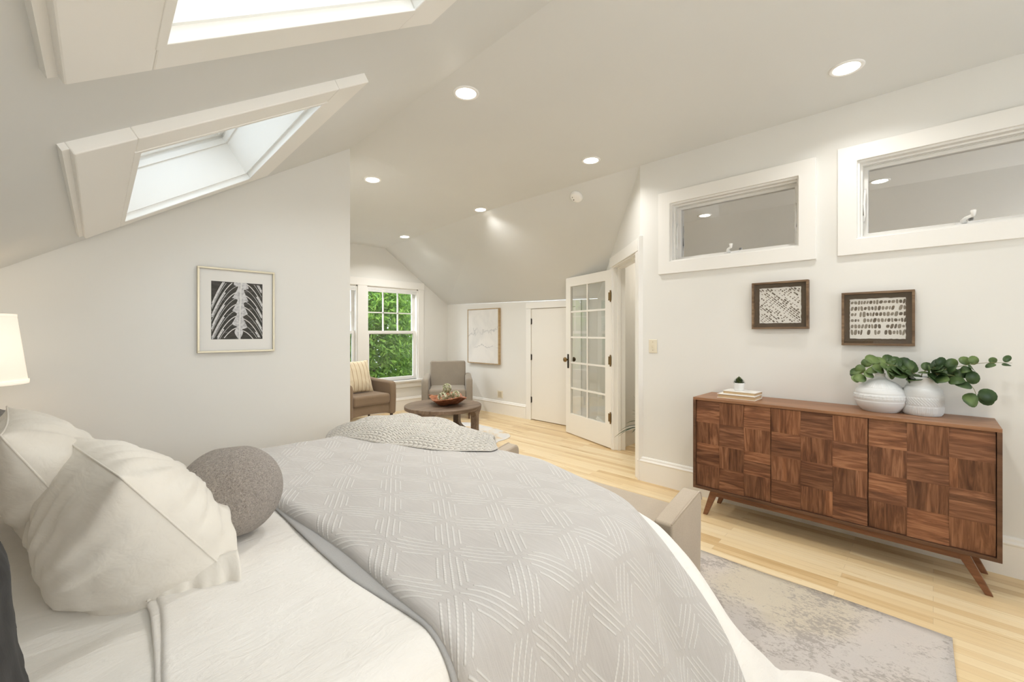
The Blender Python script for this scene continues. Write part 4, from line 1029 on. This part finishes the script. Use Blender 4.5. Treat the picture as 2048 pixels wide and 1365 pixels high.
# cowhide
m_cow = Mat('cowhide', (.6, .58, .55), .9); v = m_cow.coord(); n1 = m_cow.noise(v, 2.2, 4, .6, .5)
cc = m_cow.ramp(n1, [(.38, (.62, .62, .64)), (.5, (.70, .68, .64)), (.58, (.68, .52, .32)), (.68, (.40, .29, .18))])
m_cow.color(m_cow.mix(m_cow.noise(m_cow.coord('Object', (1, 5, 1), (0, 0, .6)), 7, 3, .7).step(.66, .72) * .7, cc, (.10, .07, .05))); m_cow.bump(m_cow.noise(v, 120, 2), .3, .003)
mb = MB(); n = 120; vs = [V(0, 0, .006)]
for i in range(n):
    a = 2 * PI * i / n; r = .93 + .13 * math.cos(2 * a + .3) + .14 * abs(math.sin(2 * a)) ** 3 * math.cos(a * 1) ** 2 + .05 * nz(math.cos(a) * 3, math.sin(a) * 3, 5) * 2
    vs.append(V(r * math.cos(a) * 1.0, r * math.sin(a) * 1.08, .005))
mb.add(vs, [(0, 1 + i, 1 + (i + 1) % n) for i in range(n)])
o = mb.build('cowhide_rug', m_cow.m, None, loc=(2.93, 4.48, 0), solid=.004); tag(o, 'irregular pale cowhide rug under the round coffee table', 'rug')

# ------------------------------------------------------------------ pictures
def wall_frame(name, label, group, c, e1, out, w, h, fw, depth, m_fr):
    t = thing(name, label, 'picture', c, 0, group)
    e1, out = V(*e1), V(*out)
    def R(mb, x0, z0, x1, z1, d0, d1): return mb.fbox((0, 0, 0), (e1, Zu, out), (x0, z0, d0), (x1, z1, d1))
    mb = MB()
    R(mb, -w / 2, -h / 2, w / 2, -h / 2 + fw, 0, depth); R(mb, -w / 2, h / 2 - fw, w / 2, h / 2, 0, depth)
    R(mb, -w / 2, -h / 2 + fw, -w / 2 + fw, h / 2 - fw, 0, depth); R(mb, w / 2 - fw, -h / 2 + fw, w / 2, h / 2 - fw, 0, depth)
    mb.build('frame', m_fr, t, bevel=.0015); return t, R
def flat(mb, e1, out, pts, d):
    e1, out = V(*e1), V(*out); n = len(pts); mb.add([e1 * x + Zu * z + out * d for x, z in pts], [tuple(range(n))])
m_mat = Mat('white_mat_board', (.83, .82, .79), .8).m
# leaf photograph
m_fr1 = Mat('champagne_metal', (.62, .56, .42), .35, .7).m
t, R = wall_frame('framed_leaf_print', 'framed black and white leaf photograph with wide white mat on the left wall', None, (.770, YL, 1.444), (1, 0, 0), (0, -1, 0), .445, .552, .012, .022, m_fr1)
R(MB(), -.211, -.264, .211, .264, .004, .010).build('mat_board', m_mat, t)
m_pk = Mat('print_black', (.035, .032, .028), .6); m_pk.color(m_pk.ramp(m_pk.noise(m_pk.coord('Object', (6, 1, 26), (0, .5, 0)), 3, 4), [(.42, (.030, .028, .023)), (.6, (.055, .05, .043)), (.72, (.16, .155, .15))]))
m_pw = Mat('print_white', (.75, .75, .74), .6).m; m_pg = Mat('print_grey', (.5, .5, .51), .6); m_pg.color(m_pg.ramp(m_pg.noise(m_pg.coord('Object', (8, 1, 8)), 8, 4), [(.35, (.42, .42, .44)), (.6, (.68, .68, .69))]))
px, pz0, pz1 = .148, -.190, .188; e, oo = (1, 0, 0), (0, -1, 0)
mb = MB(); flat(mb, e, oo, [(-px, pz0), (px, pz0), (px, pz1), (-px, pz1)], .0105)
def clip(x, z): return (max(-px, min(px, x)), max(pz0, min(pz1, z)))
def ribbon(pts, w, d, sl_):
    mb.slot(sl_)
    for (a, b), (a2, b2), w0, w1 in zip(pts, pts[1:], w, w[1:]):
        if max(abs(a), abs(a2)) > px or min(b, b2) < pz0 or max(b, b2) > pz1: continue
        dx, dz = a2 - a, b2 - b; L_ = math.hypot(dx, dz) or 1; nx_, nz_ = -dz / L_, dx / L_
        flat(mb, e, oo, [(a + nx_ * w0, b + nz_ * w0), (a - nx_ * w0, b - nz_ * w0), (a2 - nx_ * w1, b2 - nz_ * w1), (a2 + nx_ * w1, b2 + nz_ * w1)], d)
def mid(z): return .012 + .012 * (pz0 - z) / (pz1 - pz0) * -1 - .004
for s_ in (-1, 1):
    for k in range(11):
        z0 = pz1 + .10 - k * .040 - (.018 if s_ > 0 else 0); P = []; Wd = []
        for i in range(30):
            t_ = i / 29; x = s_ * (.004 + .20 * t_ ** .9); z = z0 - .34 * t_ ** 1.75 - .02 * t_; P.append((mid(z0) + x, z)); Wd.append((.0026 if k % 2 == 0 else .0012) * (1 - .4 * t_))
        ribbon(P, Wd, .0112, 1)
        if k % 2 == 0:
            P2 = [(x + s_ * -.002, z - .011) for x, z in P]; ribbon(P2[12:], [.004] * 18, .0109, 2)
# pale jagged centre of the leaf
mb.slot(2); zc = [pz1 - i * (pz1 - pz0) / 40 for i in range(41)]
def lob(z, s_):
    f_ = ((z - pz0 + (.02 if s_ > 0 else 0)) / .088) % 1.0
    wv = .016 + .036 * (1 - f_) ** 1.2 if f_ > .12 else .016 + .30 * f_
    return wv * (1.0 if z > pz0 + .05 else max(.2, (z - pz0) / .05)) 
for a, b in zip(zc, zc[1:]):
    flat(mb, e, oo, [(mid(a) - lob(a, -1), a), (mid(b) - lob(b, -1), b), (mid(b) + lob(b, 1), b), (mid(a) + lob(a, 1), a)], .0115)
ribbon([(mid(z), z) for z in zc], [.003] * 41, .0119, 1)
mb.build('print', [m_pk.m, m_pw, m_pg.m], t)

# two shadow boxes above the sideboard
m_rust = wood('rustic_frame_wood', (.075, .045, .025), (.17, .108, .062), (.30, .205, .125), 1.6, .6, 'Object', 1)
m_linb = fabric('brown_linen_backing', (.14, .10, .064), 500, .15, .3).m; m_paper = Mat('white_paper', (.80, .78, .73), .85).m; m_cut = Mat('cut_out_shadow', (.15, .12, .085), .9).m; m_cut2 = Mat('cut_out_grey', (.27, .235, .185), .9).m
e, oo = (0, -1, 0), (-1, 0, 0); r4 = random.Random(12)
t, R = wall_frame('shadow_box', 'dark wood shadow box with diagonal lattice of cut white paper', 'shadow boxes above the sideboard', (3.5, .772, 1.490), e, oo, .345, .333, .013, .042, m_rust.m)
R(MB(), -.165, -.158, .165, .158, .002, .008).build('backing', m_linb, t)
mb = MB(); hw, hh = .127, .125
edgep = []
for i in range(80):
    s_ = i / 20; j = r4.uniform(-.0018, .0018)
    x, z = [(-1 + 2 * (s_ % 1), -1), (1, -1 + 2 * (s_ % 1)), (1 - 2 * (s_ % 1), 1), (-1, 1 - 2 * (s_ % 1))][int(s_)]
    edgep.append((x * hw + j, z * hh + j))
flat(mb, e, oo, edgep, .016)
for i in range(-18, 19):
    wl = r4.choice((.0026, .0034, .0048)); skip = r4.random()
    for j in range(-20, 21):
        if r4.random() < .15 + (.4 if skip < .2 else 0): continue
        u = (j + r4.uniform(-.2, .2)) * .0185; w_ = i * .0115
        x = (u + w_) * .7071 * 1.12; z = (w_ - u) * .7071; L_ = r4.uniform(.005, .0085); 
        if abs(x) > hw - .007 or abs(z) > hh - .007: continue
        dx, dz = L_ * .7071, -L_ * .7071; nx_, nz_ = wl * .7071, wl * .7071
        if (i // 5) % 2: dx, dz, nx_, nz_ = dx * .62, -dz * -.62, nx_ * .9, nz_ * .9
        mb.slot(1 if r4.random() < .6 else 2); flat(mb, e, oo, [(x - dx - nx_, z - dz - nz_), (x + dx - nx_, z + dz - nz_), (x + dx + nx_, z + dz + nz_), (x - dx + nx_, z - dz + nz_)], .0163)
mb.build('paper', [m_paper, m_cut, m_cut2], t); R(MB(), -.16, -.153, .16, .153, .030, .0315).build('glass', m_pglass, t)
t, R = wall_frame('shadow_box', 'dark wood shadow box with rows of oval cut outs in white paper', 'shadow boxes above the sideboard', (3.5, .249, 1.385), e, oo, .345, .335, .013, .042, m_rust.m)
R(MB(), -.165, -.158, .165, .158, .002, .008).build('backing', m_linb, t)
mb = MB(); hw, hh = .132, .125; flat(mb, e, oo, [(x * hw / .127 , z) for x, z in edgep], .016)
for rI in range(7):
    zc_ = hh - .023 - rI * .0375; x = -hw + .004; base_h = [.014, .0175, .0175, .0135, .0145, .0175, .0][rI]
    while x < hw - .006:
        ww = r4.uniform(.0045, .0088); hh2 = base_h * r4.uniform(.55, 1.05); 
        if r4.random() < .93 and zc_ - hh2 > -hh + .0:
            mb.slot(1 if r4.random() < .45 else 2); sh_ = r4.uniform(-.12, .25)
            flat(mb, e, oo, [(x + ww * (1 + math.copysign(abs(math.cos(a)) ** .7, math.cos(a))) * .98 + sh_ * hh2 * math.sin(a), zc_ + hh2 * math.copysign(abs(math.sin(a)) ** .8, math.sin(a))) for a in [2 * PI * i / 12 for i in range(12)]], .0163)
        x += ww * 2 + .0028
mb.build('paper', [m_paper, m_cut, m_cut2], t); R(MB(), -.16, -.153, .16, .153, .030, .0315).build('glass', m_pglass, t)

# canvas on the knee wall
m_fr3 = wood('pale_oak_frame', (.36, .25, .13), (.46, .33, .18), (.55, .41, .25), 2, .5)
t, R = wall_frame('canvas_painting', 'tall pale canvas with faint grey mountain lines on the knee wall', None, (XK, 5.307, 1.236), (0, -1, 0), (-1, 0, 0), .765, .905, .012, .05, m_fr3.m)
m_can = Mat('canvas_paint', (.78, .77, .74), .8); v = m_can.coord(); sx3, sy3, sz3 = m_can.xyz(v)
n1 = m_can.noise(v, 2.5, 5, .6, .4); n2 = m_can.noise(m_can.coord('Object', (1, 1.3, 1)), 4.5, 6, .7)
ridge = (sz3 - (n2 - .5) * .55 - .08 + sy3 * .18).abs().step(.022, .0); ridge2 = (sz3 + .17 - (n2 - .5) * .22).abs().step(.010, .0) * n1.step(.45, .55)
c = m_can.ramp(n1, [(.35, (.70, .69, .67)), (.6, (.80, .78, .75))])
m_can.color(m_can.mix((ridge * n1.step(.34, .50)).max(ridge2) * .62, c, (.33, .34, .35))); m_can.bump(n2, .1, .005)
R(MB(), -.369, -.439, .369, .439, .01, .044).build('canvas', m_can.m, t)

# ------------------------------------------------------------------ hall plant
hp = thing('potted_plant', 'strap leaved potted plant in the hall beyond the french door', 'plant', (4.32, 2.14, 0))
MB().lathe([(0, 0), (.10, 0), (.11, .01), (.14, .26), (.145, .27), (.13, .27), (.125, .24), (0, .24)], (0, 0, 0), 28).build('pot', m_ceram, hp, True)
m_strap = Mat('strap_leaf', (.035, .06, .022), .45).m; mb = MB(); r5 = random.Random(2)
for i in range(44):
    az = r5.uniform(0, 2 * PI); el = r5.uniform(.15, 1.2); L_ = r5.uniform(.30, .42); d = V(math.cos(az), math.sin(az), 0); side = V(-d.y, d.x, 0); vs = []
    for k in range(9):
        t_ = k / 8; p = V(0, 0, .24) + d * L_ * t_ * math.cos(el) + Zu * (L_ * t_ * math.sin(el) + .16 * t_ - .30 * t_ * t_ * math.cos(el)); w_ = .017 * math.sin(PI * min(1, .18 + t_ * .82)) + .0008
        vs += [p - side * w_, p + side * w_]
    mb.add(vs, [(2 * k, 2 * k + 1, 2 * k + 3, 2 * k + 2) for k in range(8)])
mb.build('leaves', m_strap, hp, True, solid=.001)

# ------------------------------------------------------------------ garden trees outside the far window
m_bark = Mat('bark', (.10, .07, .05), .9).m
def leafmat(name, a, b, c):
    m = Mat(name, a, .5, spec=.3); g = m.node('ShaderNodeNewGeometry'); 
    m.color(m.ramp(g.outputs['Random Per Island'], [(.0, a), (.5, b), (1, c)])); 
    tr = m.node('ShaderNodeBsdfTranslucent'); tr.inputs[0].default_value = (*[min(1, x * 1.6) for x in c], 1); mx = m.node('ShaderNodeMixShader'); mx.inputs[0].default_value = .35
    m.link(m.b.outputs[0], mx.inputs[1]); m.link(tr.outputs[0], mx.inputs[2]); m.link(mx.outputs[0], m.out.inputs[0]); return m.m
def tree(label, loc, ctr, rad, n, seed, mat, ln_=.13):
    t = thing('garden_tree', label, 'tree', loc, 0, 'trees outside the window'); r = random.Random(seed); o = Vector(loc)
    c = Vector(ctr) - o; pts = [V(0, 0, 0), V(.05, .05, c.z * .4), V(-.05, .02, c.z * .8), V(.02, 0, c.z + rad[2] * .5)]
    mb = MB().tube(spline(pts, 5), [lerp(.07, .02, i / 15) for i in range(16)], 8)
    for k in range(10):
        z0 = lerp(c.z - rad[2] * .7, c.z + rad[2] * .5, k / 10); a = k * 2.4; mb.tube([V(0, 0, z0), V(math.cos(a) * rad[0] * .4, math.sin(a) * rad[1] * .4, z0 + .15), V(math.cos(a) * rad[0] * .75, math.sin(a) * rad[1] * .75, z0 + .2)], [.02, .012, .004], 5)
    mb.build('trunk', m_bark, t, True)
    mb = MB(); vs = []; fs = []
    for i in range(n):
        while True:
            p = V(r.uniform(-1, 1), r.uniform(-1, 1), r.uniform(-1, 1))
            if .25 < p.length < 1: break
        k_ = 6
        p = V(c.x + p.x * rad[0], c.y + p.y * rad[1], c.z + p.z * rad[2])
        hang = V(r.uniform(-.5, .5), r.uniform(-.8, .3), r.uniform(-1, .2)).normalized()
        for j in range(k_):
            d = (hang + V(r.gauss(0, .55), r.gauss(0, .55), r.gauss(0, .4))).normalized(); n_ = V(r.gauss(0, .5), -1 + r.gauss(0, .4), .6 + r.gauss(0, .4)); s_ = d.cross(n_).normalized(); L_ = ln_ * r.uniform(.6, 1.15); w_ = L_ * .13
            q0 = p + hang * j * .02; b_ = len(vs); n2 = s_.cross(d)
            vs += [q0, q0 + d * L_ * .45 + s_ * w_ - n2 * .003, q0 + d * L_ - n2 * .015, q0 + d * L_ * .45 - s_ * w_ - n2 * .003]; fs.append((b_, b_ + 1, b_ + 2, b_ + 3))
    mb.add(vs, fs); mb.build('foliage', mat, t)
g1 = leafmat('willow_green', (.018, .05, .008), (.075, .18, .025), (.30, .46, .09)); g2 = leafmat('blue_green', (.02, .07, .035), (.045, .15, .07), (.12, .28, .13))
TREES = [('bright green willow leaved tree filling the right window', (3.95, 7.6, -.6), (3.95, 7.6, 1.3), (.95, .5, 1.7), 3000, 1, g1), ('bluish green tree behind the left window', (2.55, 8.3, -.6), (2.55, 8.3, 1.2), (.75, .5, 1.6), 1700, 2, g2), ('dark green tree further back beyond the window', (4.0, 10.2, -.6), (4.0, 10.2, 1.3), (2.6, .8, 2.4), 2600, 3, g2), ('green bush spilling over at the right of the window', (5.6, 8.5, -.6), (5.6, 8.5, 1.2), (.75, .5, 1.9), 1700, 4, g1)]
for a in TREES: tree(*a)
struct(MB().box((-6, 6.6, -.72), (12, 16, -.6)).build('ground', Mat('garden_soil', (.035, .04, .02), .95).m))
